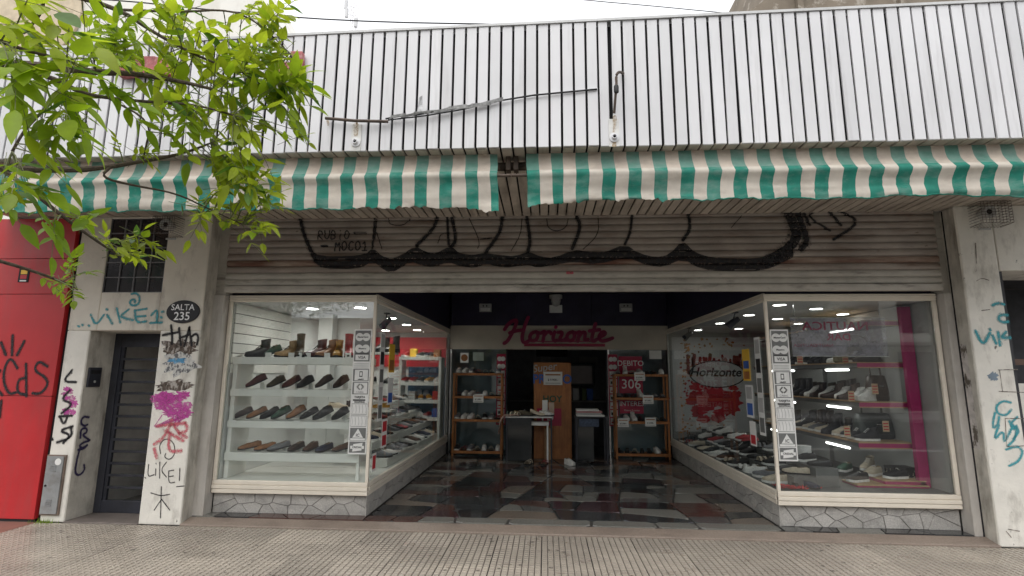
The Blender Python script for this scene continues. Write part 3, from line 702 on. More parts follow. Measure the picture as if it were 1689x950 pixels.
for k in range(12):
    cx_, cy_ = rs_.uniform(285, 330), rs_.uniform(105, 225)
    blotch(t, cx_, cy_, 16+14*rs_.random(), 10+12*rs_.random(), lambda a, b, e=k*.00004: P(a/2.714, 600+b/2.714, YF-.0015-e), k+63)
for k in range(9): stroke(t, [(rs_.uniform(690, 850), 230), (rs_.uniform(690, 850), 262+20*rs_.random())], .004+.006*rs_.random(), z6)
paint(t, 'paint_smear', m_pink, h_pink, hw)
t = MB()
for s_ in ([(700, 280), (830, 265)], [(770, 250), (735, 330), (690, 360)], [(775, 270), (800, 310), (835, 330)], [(760, 310), (750, 395), (810, 390)], [(830, 265), (842, 300), (800, 312)], [(740, 300), (820, 345)], [(690, 380), (700, 420)]): stroke(t, s_, .014, f(YF-.0045) and (lambda px, py: f(YF-.0045)(px/2.714, 600+py/2.714)))
paint(t, 'paint_smear', m_coral, h_coral, hw)
def blotch(mb, cx, cy, rx, ry, fn, seed, n=44):
    r = random.Random(seed); ctr = fn(cx, cy); pts = []
    for k in range(n):
        a = 2*math.pi*k/n; q = .72+.45*noise.noise((math.cos(a)*2.2, math.sin(a)*2.2, seed))+.18*(r.random()-.5)
        pts.append(fn(cx+rx*q*math.cos(a), cy+ry*q*math.sin(a)))
    mb.add([ctr]+pts, [(0, k+1, (k+1) % n+1) for k in range(n)])
t = MB(); blotch(t, 930, 808, 118, 62, lambda a, b: f(YF-.002)(a/3.167, 320+b/3.167), 2); blotch(t, 990, 790, 50, 30, lambda a, b: f(YF-.0022)(a/3.167, 320+b/3.167), 5)
blotch(t, 785, 98, 105, 34, lambda a, b: f(YF-.0019)(a/2.714, 600+b/2.714), 7)
t.part('soot_patch', m_grime, hw, fix=False)
t = MB(); blotch(t, 940, 888, 118, 74, lambda a, b: f(YF-.0027)(a/3.167, 320+b/3.167), 11)
t.part('torn_poster', M('torn_poster_paper', (.62, .61, .58), .9, .1, 18, dirt=(.12, .12, .13), da=.95, ds=(22, 22, 14), dt=(.5, .56)), hw, fix=False)
t = MB(); blotch(t, 925, 870, 62, 20, lambda a, b: f(YF-.0034)(a/3.167, 320+b/3.167), 21)
t.part('torn_poster', M('torn_poster_blue', (.10, .30, .50), .9, .3, 24, dirt=(.6, .6, .58), da=.9, ds=(30, 30, 30)), hw, fix=False)
t = MB(); zj = lambda px, py: PX(px/2.714, 600+py/2.714, XD0+.0075)
for s_ in ([(398, 240), (372, 235), (360, 265), (378, 280), (392, 272)], [(360, 332), (362, 292), (388, 286), (390, 308), (366, 318), (402, 342)], [(398, 345), (372, 352), (352, 370), (375, 378), (400, 355), (372, 382), (350, 385)], [(357, 380), (342, 440), (335, 490), (355, 502), (380, 475), (376, 452)]):
    stroke(t, s_, .011, zj, nrm=(1, 0, 0))
paint(t, 'graffiti', m_purple, h_purple, hw)

def inner_room(name, x0, x1, y0, y1, z0, z1, mat, floor):
    MB().box(x0-.05, x0, y0, y1, z0, z1).single(name, mat, kind='structure'); MB().box(x1, x1+.05, y0, y1, z0, z1).single(name, mat, kind='structure')
    MB().box(x0, x1, y1, y1+.05, z0, z1).single(name, mat, kind='structure'); MB().box(x0, x1, y0, y1, z1, z1+.05).single('ceiling', mat, kind='structure')
    MB().box(x0, x1, y0, y1, z0-.05, z0).single('floor', floor, kind='structure')
m_hall = M('hallway_paint', (.78, .76, .72), .8, .1, 3)
inner_room('hallway_wall', -5.3, -3.95, .16, 1.25, .02, 2.6, m_hall, M('hall_floor', (.32, .30, .28), .4))
tb = thing('hall_table', (-4.75, 1.4, .02), 'dark small cabinet in the hallway behind the street door bars', 'cabinet')
MB().box(-5.0, -4.45, .75, 1.1, .05, .62).part('carcass', m_dark, tb, bevel=.01); MB().box(-5.04, -4.41, .72, 1.12, .625, .66).part('top', M('cabinet_top', (.16, .15, .14)), tb, bevel=.006)
for a in (-4.97, -4.5): MB().box(a, a+.04, .78, .82, .02, .05).part('foot', m_dark, tb)
MB().tube([(-4.5, 1.15, .02), (-4.5, 1.15, 2.6)], .045, 10).single('hallway_pipe', M('red_brown_pipe', (.20, .07, .05), .5), 'red brown upright pipe inside the hallway behind the barred door', 'pipe', smooth=True)
# barred street door
gt = thing('barred_door', (-4.9, .1, .012), 'charcoal steel street door of horizontal bars in the recess', 'door')
gx0, gx1, gz1 = -5.175, -4.343, 2.058
MB().box(gx0, gx0+.085, .085, .135, .012, gz1).part('stile', m_gate, gt, bevel=.004); MB().box(gx1-.07, gx1, .085, .135, .012, gz1).part('stile', m_gate, gt, bevel=.004)
MB().box(gx0+.086, gx1-.071, .087, .133, gz1-.16, gz1).part('head_rail', m_gate, gt, bevel=.004); MB().box(gx0+.086, gx1-.071, .087, .133, .014, .15).part('bottom_rail', m_gate, gt, bevel=.004)
MB().box(gx0+.087, gx0+.125, .10, .13, .151, gz1-.161).part('inner_stile', m_gate, gt)
for k in range(12):
    z = .29+.133*k
    MB().box(gx0+.126, gx1-.072, .088, .118, z-.014, z+.014).part('bar', m_gate, gt, bevel=.003)
MB().box(gx1-.06, gx1-.035, .06, .085, .98, 1.12).part('lock_plate', m_chrome, gt, bevel=.003)
# intercom on the jamb
ic = thing('intercom', (XD0+.006, -.02, 1.38), 'dark grey intercom box on the door reveal', 'intercom')
ca, cb = PX(146, 606, XD0+.006), PX(162, 638, XD0+.006)
MB().box(XD0+.004, XD0+.028, ca.y, cb.y, cb.z, ca.z).part('case', m_gate, ic, bevel=.004)
MB().box(XD0+.0285, XD0+.031, ca.y+.02, cb.y-.02, ca.z-.07, ca.z-.03).part('speaker_grille', m_black, ic)
MB().lathe((XD0+.028, (ca.y+cb.y)/2, cb.z+.06), [(.014, 0), (.013, .006), (.0, .007)], 12, 'x').part('button', m_grey, ic)
# meter box
a, b_ = P(75, 750, YF), P(108, 851, YF)
mx = thing('meter_box', ((a.x+b_.x)/2, YF, .06), 'grey metal meter cabinet low on the wall beside the red gate', 'meter box')
x0, x1, zt_, zb0 = -5.452, -5.235, .70, .075
MB().box(x0, x1, YF-.022, YF-.001, zb0, zt_).part('frame', M('meter_frame', (.20, .15, .12), .6, .2), mx, bevel=.003)
MB().box(x0+.014, x1-.014, YF-.034, YF-.0225, zb0+.014, zt_-.014).part('door', m_meter, mx, bevel=.003)
for zz in (zt_-.17, zb0+.10):
    for k in range(4):
        MB().box(x0+.07, x0+.135, YF-.040, YF-.0342, zz+.018*k, zz+.018*k+.007).part('louvre', m_meter, mx)
MB().lathe((x1-.07, YF-.0345, zt_-.07), [(.036, 0), (.036, -.002)], 18, 'y').part('sticker', m_paper, mx); MB().lathe((x0+.04, YF-.0345, .38), [(.012, 0), (.010, -.006)], 12, 'y').part('lock', m_black, mx)
# oval number plate
c = P(301, 514, YF-.02)
pl = thing('house_number_plate', c, 'black oval house number plate reading SALTA 235', 'house number')
mb = MB(); n = 36
for yy, k in ((YF-.001, 1), (YF-.014, 1), (YF-.018, .965)):
    mb.v += [(c.x+.196*k*math.cos(2*math.pi*i/n), yy, c.z+.131*k*math.sin(2*math.pi*i/n)) for i in range(n)]
mb.f = [(r_*n+i, r_*n+(i+1) % n, (r_+1)*n+(i+1) % n, (r_+1)*n+i) for r_ in range(2) for i in range(n)]+[tuple(range(2*n, 3*n))]; mb.m = [0]*len(mb.f)
mb.part('plate', M('black_enamel', (.014, .014, .018), .3, .2), pl)
text('SALTA', .096, m_white2, 'lettering', pl, (c.x-.002, YF-.0195, c.z+.047), bold=.001); text('235', .130, m_white2, 'lettering', pl, (c.x-.002, YF-.0195, c.z-.055), bold=.0015)
# caged lamps
def caged(c, sx, sz, lab):
    t = thing('caged_lamp', c, lab, 'wall lamp', 'wall lamps in wire cages')
    m = MB(); x0, x1, z0, z1 = c.x-sx, c.x+sx, c.z-sz, c.z+sz; yf, yb = c.y-.17, c.y-.001
    k = 9
    for i in range(k+1):
        x = x0+(x1-x0)*i/k; m.tube([(x, yb, z0), (x, yf, z0+.01), (x, yf, z1-.01), (x, yb, z1)], .0022, 4)
    k = 8
    for i in range(k+1):
        z = z0+.01+(z1-z0-.02)*i/k; m.tube([(x0, yb, z), (x0, yf, z), (x1, yf, z), (x1, yb, z)], .0022, 4)
    m.part('wire_cage', m_pipe, t)
    MB().lathe((c.x-.02, c.y-.001, c.z+.02), [(.05, 0), (.05, -.03), (.065, -.06), (.068, -.11), (.055, -.118), (.03, -.105), (.02, -.10)], 16, 'y').part('lamp_housing', m_grey, t, smooth=True)
    MB().lathe((c.x-.02, c.y-.102, c.z+.02), [(.028, 0), (.022, -.012), (.0, -.016)], 14, 'y').part('lens', m_black, t, smooth=True)
    MB().box(c.x-.07, c.x+.05, c.y-.012, c.y-.002, z0-.025, z0-.005).part('bracket', m_grey, t)
caged(P(1622, 357, -.28), .15, .125, 'wire caged lamp high on the white pillar next to the magenta window')
caged(P(286, 377, YF), .13, .11, 'wire caged lamp above the oval house number beside the grid window')

# ================================================================ RED GATE (neighbour)
rg = thing('red_metal_gate', (-6.4, -.29, 0), 'bright red sheet metal shutter gate with black graffiti', 'gate')
for z0, z1 in ((.03, 1.325), (1.331, 2.48), (2.486, 2.90), (2.906, 3.39)):
    MB().box(-7.6, -5.50, -.30, -.26, z0, z1).part('panel', m_red, rg, bevel=.003)
MB().box(-7.6, -5.50, -.262, -.22, .03, 3.39).part('backing', m_red, rg)
MB().box(-5.497, -5.458, -.25, -.2, .0, 3.40).part('dark_gap', m_black, rg)
MB().box(-7.6, -5.51, -.29, -.22, .0, .03).part('kick_strip', m_black, rg)
t = MB(); zr = lambda px, py: P(px/2.714, 600+py/2.714, -.3025); zr5 = lambda px, py: P(px/3.167, 320+py/3.167, -.3025)
for s_ in ([(5, 775), (30, 840)], [(66, 738), (62, 842)], [(127, 768), (88, 842)]): stroke(t, s_, .014, zr5)
for s_ in ([(-40, 20), (-38, 140)], [(0, 30), (-36, 85), (10, 140)], [(78, 20), (50, -28), (25, 0), (12, 70), (38, 138), (72, 128)], [(118, 145), (116, 0)], [(116, 62), (80, 70), (76, 130), (112, 138)], [(212, 12), (172, -15), (150, 30), (205, 60), (216, 95), (180, 136), (145, 132)], [(6, 165), (-2, 240)], [(-30, 170), (-30, 240)]): stroke(t, s_, .0135, zr)
paint(t, 'graffiti', m_spray, h_spray, rg)
c = P(40, 455, -.303)
s1 = thing('gate_sticker', c, 'small dark notice sticker with orange and red print on the red gate', 'sticker')
MB().box(c.x-.07, c.x+.06, c.y-.002, c.y+.002, c.z-.075, c.z+.09).part('backing', m_black, s1)
for z0, z1, mt in ((.02, .07, m_yellow), (-.035, .012, m_redp), (-.066, -.05, m_paper)): MB().box(c.x-.045, c.x+.035, c.y-.0035, c.y-.002, c.z+z0, c.z+z1).part('print', mt, s1)

# ================================================================ PILLAR AND NEIGHBOUR ON THE FAR SIDE
rp = thing('corner_pillar', (4.54, -.28, 0), 'white plastered pillar with teal graffiti beside the magenta window', 'pillar')
MB().box(4.352, 4.715, -.28, .3, 0, 3.41).part('shaft', m_white, rp, bevel=.014)
MB().box(4.347, 4.3525, -.262, .12, 0, 3.40).part('inner_flank', m_jamb, rp, bevel=.002)
MB().box(4.3465, 4.3535, -.20, -.02, .9, 1.95).part('peeling_patch', M('peeling_plaster', (.55, .51, .48), .9, .15, 12, dirt=(.10, .08, .06), da=.95, ds=(11, 11, 6), dt=(.5, .58)), rp)
t = MB(); zp = lambda px, py: P(1530+px/2.969, 300+py/2.969, -.2835)
for s_ in ([(318, 605), (345, 592), (375, 600)], [(392, 652), (355, 650), (345, 672), (370, 690), (395, 684)], [(235, 730), (272, 805), (305, 740)], [(305, 722), (308, 726)], [(318, 752), (336, 792)], [(345, 735), (355, 800)], [(385, 735), (356, 765), (405, 762)]): stroke(t, s_, .0125, zp)
zq = lambda px, py: P(1530+px/2.969, 600+py/2.969, -.2835)
for s_ in ([(408, 190), (370, 180), (336, 205), (340, 245), (385, 255), (410, 225)], [(330, 240), (315, 320), (345, 300), (350, 260)], [(350, 300), (320, 380), (375, 320), (372, 400), (420, 300)], [(400, 280), (420, 330), (440, 290), (430, 370), (395, 400)], [(385, 420), (440, 400), (470, 430), (445, 480), (400, 500)], [(440, 260), (400, 300), (455, 320), (420, 370)]): stroke(t, s_, .009, zq)
paint(t, 'graffiti', m_teal, h_teal, rp)
t = MB(); blotch(t, 322, 62, 34, 30, lambda a_, b2: P(1530+a_/2.969, 600+b2/2.969, -.2825), 31); t.part('paint_patch', M('blue_grey_patch', (.22, .28, .34), .8, .1), rp, fix=False)
t = MB()
for s_ in ([(236, 440), (240, 430)], [(240, 485), (265, 470), (300, 482)], [(235, 300), (240, 400)], [(265, 630), (305, 625)]): stroke(t, s_, .004, zp)
for s_ in ([(345, 30), (440, 28)], [(350, 135), (472, 140)], [(352, 30), (368, 135)], [(380, 268), (472, 268), ], [(380, 268), (388, 405), (470, 402)], [(385, 820), (410, 850)], [(395, 810), (450, 820)]): stroke(t, s_, .0035, zq, it=0)
t.part('crack', m_grime, rp, fix=False)
nb = thing('neighbour_front', (5.6, -.28, 0), 'pale neighbouring shop front with a dark opening past the white pillar', 'building')
MB().box(4.722, 7.0, -.279, .3, 2.705, 3.41).part('lintel_wall', m_white, nb, bevel=.008)
MB().box(4.722, 4.752, -.26, .3, 0, 2.70).part('door_jamb', m_dark, nb); MB().box(4.72, 7.0, .9, 1.0, 0, 2.7).part('dark_back_wall', m_dark, nb)
MB().box(4.755, 7.0, -.1, -.06, 1.74, 1.80).part('crossbar', M('brown_bar', (.12, .07, .05)), nb); MB().box(4.755, 7.0, .3, .9, 2.702, 2.72).part('opening_ceiling', m_dark, nb)
MB().box(4.755, 7.0, -.09, -.05, .0, 1.55).part('pale_counter', m_white, nb)

# ================================================================ SHOP SHELL
m_shell = M('shop_structure', (.25, .24, .23), .9, .1)
MB().box(-6.4, 7.0, .05, 9.0, 3.44, 3.6).single('roof', m_shell, kind='structure')
MB().box(-3.93, -3.86, .055, 9.0, 0, 3.43).single('shop_wall', m_shell, kind='structure')
MB().box(4.36, 4.43, .305, 9.0, 0, 3.43).single('shop_wall', m_shell, kind='structure')
MB().box(-3.85, 4.355, 8.4, 8.5, 0, 3.43).single('back_wall', M('back_wall_paint', (.34, .34, .36), .8), kind='structure')
MB().box(-3.85, 4.355, 4.86, 8.4, .02, .05).single('shop_floor', m_fl[2], kind='structure')
MB().box(-3.85, 4.355, .052, 8.4, 3.25, 3.43).single('vestibule_ceiling', m_navy, kind='structure')
for a, b_ in ((-1.94, -.6), (-.595, .95), (.955, 2.455)): MB().box(a, b_, 4.765, 4.80, 2.60, 3.249).single('bulkhead', m_navy, kind='structure')
MB().box(-1.95, 2.455, 4.74, 4.84, 2.115, 2.597).single('header_beam', m_header, kind='structure', bevel=.004)

# ================================================================ DISPLAY WINDOWS
ZP, ZSB, ZST, ZHT = .06, .274, .416, 2.51
def moulding(mb, p0, p1, out, z0, z1, nb=3, d=.045):
    """ridged trim along p0-p1 (level), ridges stacked in z, facing out"""
    p0, p1, out = Vector(p0), Vector(p1), Vector(out); h = (z1-z0)/nb
    for k in range(nb):
        za_, zb__ = z0+h*k+.003, z0+h*(k+1)-.003; dd = d-.006*abs(k-(nb-1)/2)
        mb.prism([p0+Vector((0, 0, za_)), p1+Vector((0, 0, za_)), p1+Vector((0, 0, zb__)), p0+Vector((0, 0, zb__))], out*dd)
    mb.prism([p0+Vector((0, 0, z0)), p1+Vector((0, 0, z0)), p1+Vector((0, 0, z1)), p0+Vector((0, 0, z1))], out*(d-.016))
def stones(vit, x0, x1, y0, side, sx):
    """crazy stone facing on the street face and on the vestibule face of the plinth"""
    for poly in cells(x0, x1, ZP, ZSB, .19, .11, .005, 1.0, 17 if sx < 0 else 23):
        n = len(poly); cx = sum(p[0] for p in poly)/n; cz = sum(p[1] for p in poly)/n; e = rnd.uniform(.006, .011)
        mb = MB().add([(p[0], y0, p[1]) for p in poly]+[(cx+(p[0]-cx)*.96, y0-e, cz+(p[1]-cz)*.96) for p in poly], [tuple(range(n, 2*n))]+[(i, (i+1) % n, n+(i+1) % n, n+i) for i in range(n)])
        mb.part('stone', m_stone, vit, fix=False)
    for poly in cells(.02, 4.72, ZP, ZSB, .22, .11, .006, 1.0, 29 if sx < 0 else 31):
        n = len(poly); cy = sum(p[0] for p in poly)/n; cz = sum(p[1] for p in poly)/n; e = rnd.uniform(.006, .011)*sx
        mb = MB().add([(side, p[0], p[1]) for p in poly]+[(side+e, cy+(p[0]-cy)*.96, cz+(p[1]-cz)*.96) for p in poly], [tuple(range(n, 2*n))]+[(i, (i+1) % n, n+(i+1) % n, n+i) for i in range(n)])
        mb.part('stone', m_stone, vit, fix=False)
def vitrine(xo, xi, s, label):
    """xo: outer x (pillar side), xi: inner x (vestibule side), s = +1 when inner is at larger x"""
    t = thing('display_window', ((xo+xi)/2, 2.3, ZP), label, 'display window')
    a, b_ = min(xo, xi), max(xo, xi)
    MB().box(a+(.02 if s < 0 else 0), b_-(.02 if s > 0 else 0), .055, 4.74, .0, ZSB).part('plinth', m_joint, t)
    xs = xi-.018*s
    stones(t, a+(.02 if s < 0 else .0), b_-(.02 if s > 0 else .0), .0555, xs-.0025*s, s)
    m = MB(); moulding(m, (a, .03, 0), (b_, .03, 0), (0, -1, 0), ZSB+.002, ZST); m.part('front_sill', m_cream, t, bevel=.004)
    m = MB(); moulding(m, (xi-.03*s, .0305, 0), (xi-.03*s, 4.735, 0), (s, 0, 0), ZSB+.002, ZST, d=.042); m.part('side_sill', m_cream, t, bevel=.004)
    m = MB(); moulding(m, (a, .03, 0), (b_, .03, 0), (0, -1, 0), 2.43, ZHT, d=.045); m.part('front_header', m_cream, t, bevel=.004)
    m = MB(); moulding(m, (xi-.03*s, .0305, 0), (xi-.03*s, 4.735, 0), (s, 0, 0), 2.425, ZHT+.012, d=.042); m.part('side_header', m_cream, t, bevel=.004)
    c0 = xi-.034*s
    MB().box(min(c0, xi), max(c0, xi), -.004, .03, ZST+.001, 2.429).part('corner_post', m_cream, t, bevel=.004)
    MB().box(min(xo, xo+.04*s), max(xo, xo+.04*s), -.004, .03, ZST+.001, 2.429).part('outer_post', m_cream, t, bevel=.004)
    MB().box(min(c0, xi), max(c0, xi), 4.70, 4.735, ZST+.001, 2.424).part('rear_post', M('white_post', (.6, .6, .57), .5), t, bevel=.003)
    lo_, hi_ = min(xo+.041*s, c0-.001*s), max(xo+.041*s, c0-.001*s)
    MB().box(lo_, hi_, .012, .018, ZST+.001, 2.429).part('front_pane', m_glass, t)
    gx = xi-.018*s
    for ya, yb in ((.031, 2.45), (2.456, 4.699)): MB().box(gx-.003, gx+.003, ya, yb, ZST+.001, 2.424).part('side_pane', m_glass, t)
    MB().box(min(xo, xo+.035*s), max(xo, xo+.035*s), .06, 4.70, ZST, 2.44).part('outer_wall', m_wwall if s > 0 else m_wwall2, t)
    MB().box(a+.04, b_-.04, 4.66, 4.70, ZST, 2.44).part('rear_wall', m_wwall if s > 0 else m_wwall2, t)
    MB().box(a, b_-.0, .031, 4.74, 2.445, 2.475).part('window_ceiling', m_ceil, t)
    MB().box(a+.036, b_-.036, .032, 4.66, ZST-.02, ZST-.002).part('display_floor', m_ledge if s > 0 else m_dgrey, t)
    MB().box(a+(0 if s > 0 else .035), b_-(.035 if s > 0 else 0), .06, 4.738, 2.525, 3.245).part('upper_panel', m_navy, t)
    return t
VL = vitrine(-3.735, -1.955, 1, 'shop display window with white shelves of shoes on a grey stone plinth')
VR = vitrine(4.25, 2.425, -1, 'shop display window with magenta shelving and a red mural on a stone plinth')

def ceiling_lamp(pts, lo, hi, where):
    cs = sorted([c for c in (PZ(px, py, 2.44) for px, py in pts) if lo < c.x < hi and .08 < c.y < 4.55], key=lambda c: c.y)
    for k_, c in enumerate(cs):
        if 'proto' not in LAMP:
            t = thing('ceiling_lamp', (0, 0, 0), '', 'ceiling lamp', 'round ceiling lamps in the display windows')
            MB().lathe((0, 0, 0), [(.088, 0), (.088, -.012), (.072, -.014), (.072, -.004)], 20).part('trim_ring', m_lampring, t, smooth=True)
            MB().lathe((0, 0, 0), [(.071, -.005), (.071, -.009)], 20).part('diffuser', m_lamp, t)
            LAMP['proto'] = t
        else: t = dup(LAMP['proto'])
        if 'magenta' in where:
            for ch in t.children:
                if ch.name.startswith('diffuser'):
                    if 'weak' not in LAMP: LAMP['weak'] = ch.data.copy(); LAMP['weak'].materials[0] = m_lamp2
                    ch.data = LAMP['weak']
        t.location = (c.x, c.y, 2.4445); t['label'] = 'lit round ceiling lamp, %s from the street in the %s' % (ORD[k_], where)
ORD = ['first', 'second', 'third', 'fourth', 'fifth', 'sixth', 'seventh', 'eighth', 'ninth', 'tenth', 'eleventh', 'twelfth', 'thirteenth', 'fourteenth']
LAMP = {}
q7 = lambda l: [(340+a/4.021, 470+b_/4.021) for a, b_ in l]
ceiling_lamp(q7([(395, 155), (705, 155), (1023, 148), (662, 222), (920, 222), (1230, 218), (855, 270), (1330, 262), (1190, 300), (1400, 297), (1490, 322)]), -3.65, -2.05, 'window with white shelves')
ceiling_lamp([(1090+a/4.75, 470+b_/4.75) for a, b_ in [(930, 153), (690, 233), (915, 263), (465, 298), (610, 340), (290, 352), (465, 378), (1080, 300), (1100, 352), (175, 385)]]+[(1346, 508.6), (1390, 517.6), (1316, 533)], 2.52, 4.15, 'window with magenta shelves')
def spot(px, py, z, lab):
    c = PZ(px, py, z); t = thing('spotlight', (c.x, c.y, z+.10), lab, 'spotlight')
    MB().box(c.x-.035, c.x+.035, c.y-.035, c.y+.035, 2.425, 2.444).part('mount', m_gate, t, bevel=.004)
    MB().tube([(c.x, c.y, 2.43), (c.x-.02, c.y+.02, 2.34)], .008, 6).part('arm', m_gate, t)
    MB().tube([(c.x+.05, c.y, 2.36), (c.x-.02, c.y+.03, 2.31), (c.x-.08, c.y+.06, 2.25)], [.03, .045, .055], 10).part('lamp_head', m_gate, t, smooth=True)
spot(638, 527, 2.35, 'black spotlight under the ceiling of the window with white shelves'); spot(1213, 526, 2.35, 'black spotlight nearest the corner post of the magenta window'); spot(1137, 549, 2.35, 'small black spotlight above the red mural')

# ---- card decal strips
def decal_strip(xa, xb, z0, z1, y, lab, back, lat=0.0, small=False):
    t = thing('card_decal_strip', ((xa+xb)/2, y, z0), lab, 'sticker strip')
    H_, W_ = z1-z0, xb-xa; cx = (xa+xb)/2
    def X(x): return x
    def bx(x0, x1, f0, f1, mt, name, e=.001):
        return MB().box(x0, x1, y-e-.0006, y-e+.0004, z0+H_*f0, z0+H_*f1).part(name, mt, t)
    bx(xa, xb, 0, 1, m_decal, 'backing', 0); e = .013
    def lbl(s_, size, f0, mt=m_print): text(s_, size, mt, 'lettering', t, (cx, y-.0042, z0+H_*f0), bold=.0008)
    bx(xa+e, xb-e, .735, .988, m_decalg, 'cell')
    for f0 in (.935, .84):
        for sx in (-1, 1):
            MB().lathe((cx+sx*W_*.19, y-.0012-.0002*sx, z0+H_*f0), [(.047, 0), (.047, -.0007)], 22, 'y').part('circle_decal', m_decal, t)
        lbl('MasterCard' if f0 > .9 else 'Maestro', .026, f0)
    bx(xa+e*2.2, xb-e*2.2, .745, .79, m_decal, 'cell', .0014); bx(xa+e*2, xb-e*2, .793, .800, m_print, 'rule', .0014); lbl('VISA', .044, .767)
    for f0 in (.712, .695, .678): bx(xa+e*1.5, xb-e*1.5, f0, f0+.006, m_grey, 'text_line')
    for f0 in (.575, .47): bx(xa+e, xb-e, f0, f0+.098, m_decalg, 'cell'); bx(xa+e*2.4, xb-e*1.8, f0+.006, f0+.092, m_decal, 'cell', .0014)
    bx(cx-.018, cx+.018, .61, .655, m_print, 'phone_mark', .0018); bx(cx-.011, cx+.011, .618, .647, m_decal, 'phone_mark', .0022); lbl('cabal24', .022, .59)
    m = MB(); zc = z0+H_*.53
    for sx in (-1, 1): m.ribbon([(cx+sx*.010, y-.002, zc+.028), (cx+sx*.037, y-.002, zc), (cx+sx*.010, y-.002, zc-.028)], .007)
    m.part('diamond_mark', m_print, t, fix=False); lbl('CABAL', .030, .487, m_grey)
    lbl('TARJETA', .032, .447); bx(xa+e*2, xb-e*3, .418, .43, m_print, 'rule'); lbl('SHOPPING', .025, .408)
    for f0 in (.31, .215):
        bx(xa+e, xb-e, f0, f0+.086, m_decalg, 'cell', .0008); bx(xa+e*1.2, xb-e*1.2, f0+.004, f0+.082, m_decal, 'cell', .0012)
        m = MB()
        for k in range(5):
            xx = xa+e*2.2+(W_-e*4.4)*k/4; m.ribbon(smooth_path([(xx-.004, y-.002, z0+H_*(f0+.076)), (xx+.006, y-.002, z0+H_*(f0+.04)), (xx+.002, y-.002, z0+H_*(f0+.012))], 1), .0028)
        m.part('wave_mark', m_grey, t, fix=False)
    bx(xa+e, xb-e, .105, .205, m_decalg, 'cell'); m = MB(); m.prism([(cx-.062, y-.0012, z0+H_*.128), (cx+.062, y-.0012, z0+H_*.128), (cx, y-.0012, z0+H_*.2)], (0, -.0008, 0)); m.part('triangle_decal', m_decal, t); lbl('IC', .046, .147)
    bx(xa+e*1.5, xb-e*1.5, .108, .124, m_decal, 'cell', .0014)
    bx(xa+e, xb-e, .012, .098, m_decalg, 'cell')
    m = MB(); m.prism([(cx-.055, y-.0012, z0+H_*.02), (cx+.05, y-.0012, z0+H_*.03), (cx+.06, y-.0012, z0+H_*.09), (cx-.045, y-.0012, z0+H_*.078)], (0, -.0008, 0)); m.part('card_decal', m_decal, t)
    bx(cx-.078, cx+.078, .042, .066, m_decal, 'cell', .0024); lbl('CREDIAL', .028, .054)
    return t
decal_strip(-2.205, -1.997, .715, 2.11, .0105, 'tall strip of white and grey payment card decals on the white shelved window', 1)
decal_strip(2.470, 2.665, .72, 2.115, .0105, 'tall strip of white and grey payment card decals on the magenta window', 1)

# ---- small printed posters on the side panes
def poster(x, y0, y1, z0, z1, mats, lab, nrm=-1, cat='poster'):
    t = thing('pane_poster', (x, (y0+y1)/2, z0), lab, cat)
    MB().box(x-.001, x+.001, y0, y1, z0, z1).part('sheet', mats[0], t); k = len(mats)-1
    for i in range(1, k+1):
        a = z0+(z1-z0)*(i-1+.15)/k; b_ = z0+(z1-z0)*(i-.12)/k
        for sx in (-1, 1): MB().box(x+sx*.0018-.0006, x+sx*.0018+.0006, y0+(y1-y0)*.12, y1-(y1-y0)*.12, a, b_).part('print', mats[i], t)
xl, xr = -1.9655, 2.4355
poster(xl-.0, .25, .42, 1.05, 2.10, (m_decal, m_decalg, m_grey, m_decalg, m_print, m_grey), 'grey strip of card decals on the side pane by the white shelves')
poster(xl, .62, .86, 1.62, 1.98, (m_yellow, m_orange, m_yellow), 'yellow flyer on the side pane by the white shelves'); poster(xl, .62, .84, 1.22, 1.55, (m_decal, m_blue, m_paper), 'blue and white flyer under the yellow flyer')
poster(xl, .45, .66, .72, 1.05, (m_paper, m_redp, m_redp), 'red printed flyer on the side pane of the white shelved window'); poster(xl, .14, .28, .50, .70, (m_paper, m_redp), 'small red lettered notice low on the side pane')
poster(xr, .22, .38, .95, 2.05, (m_decal, m_decalg, m_grey, m_decalg, m_print, m_grey), 'grey strip of card decals on the side pane by the mural')
poster(xr, .55, .78, 1.55, 1.93, (m_yellow, m_orange, m_blue, m_yellow), 'yellow flyer on the side pane by the mural'); poster(xr, .52, .74, 1.12, 1.50, (m_decal, m_blue, m_grey), 'blue and white flyer on the side pane by the mural'); poster(xr, .50, .68, .80, 1.08, (m_paper, m_redp, m_paper), 'pale flyer with red print below the blue flyer by the mural')

# ================================================================ SHOES
SHM = {}
def cm(col, rough=.45, tex=.12):
    k = (col, rough)
    if k not in SHM: SHM[k] = M('leather_%d' % len(SHM), col, rough, tex, 30, obj_rand=.06)
    return SHM[k]
BLACK, DBROWN, BROWN, TAN, CAMEL, OLIVE, BURG, RED, WHITE, GREYC, NAVY, CREAM, MUST, GREEN, PINK = (.018, .017, .018), (.045, .026, .020), (.10, .045, .025), (.30, .13, .05), (.40, .25, .11), (.075, .06, .035), (.085, .02, .02), (.34, .02, .025), (.72, .71, .68), (.20, .20, .21), (.025, .03, .06), (.55, .47, .36), (.48, .24, .03), (.04, .09, .06), (.5, .25, .25)
CN = {BLACK: 'black', DBROWN: 'dark brown', BROWN: 'brown', TAN: 'tan', CAMEL: 'camel', OLIVE: 'olive', BURG: 'burgundy', RED: 'red', WHITE: 'white', GREYC: 'grey', NAVY: 'navy', CREAM: 'cream', MUST: 'mustard', GREEN: 'dark green', PINK: 'pink'}
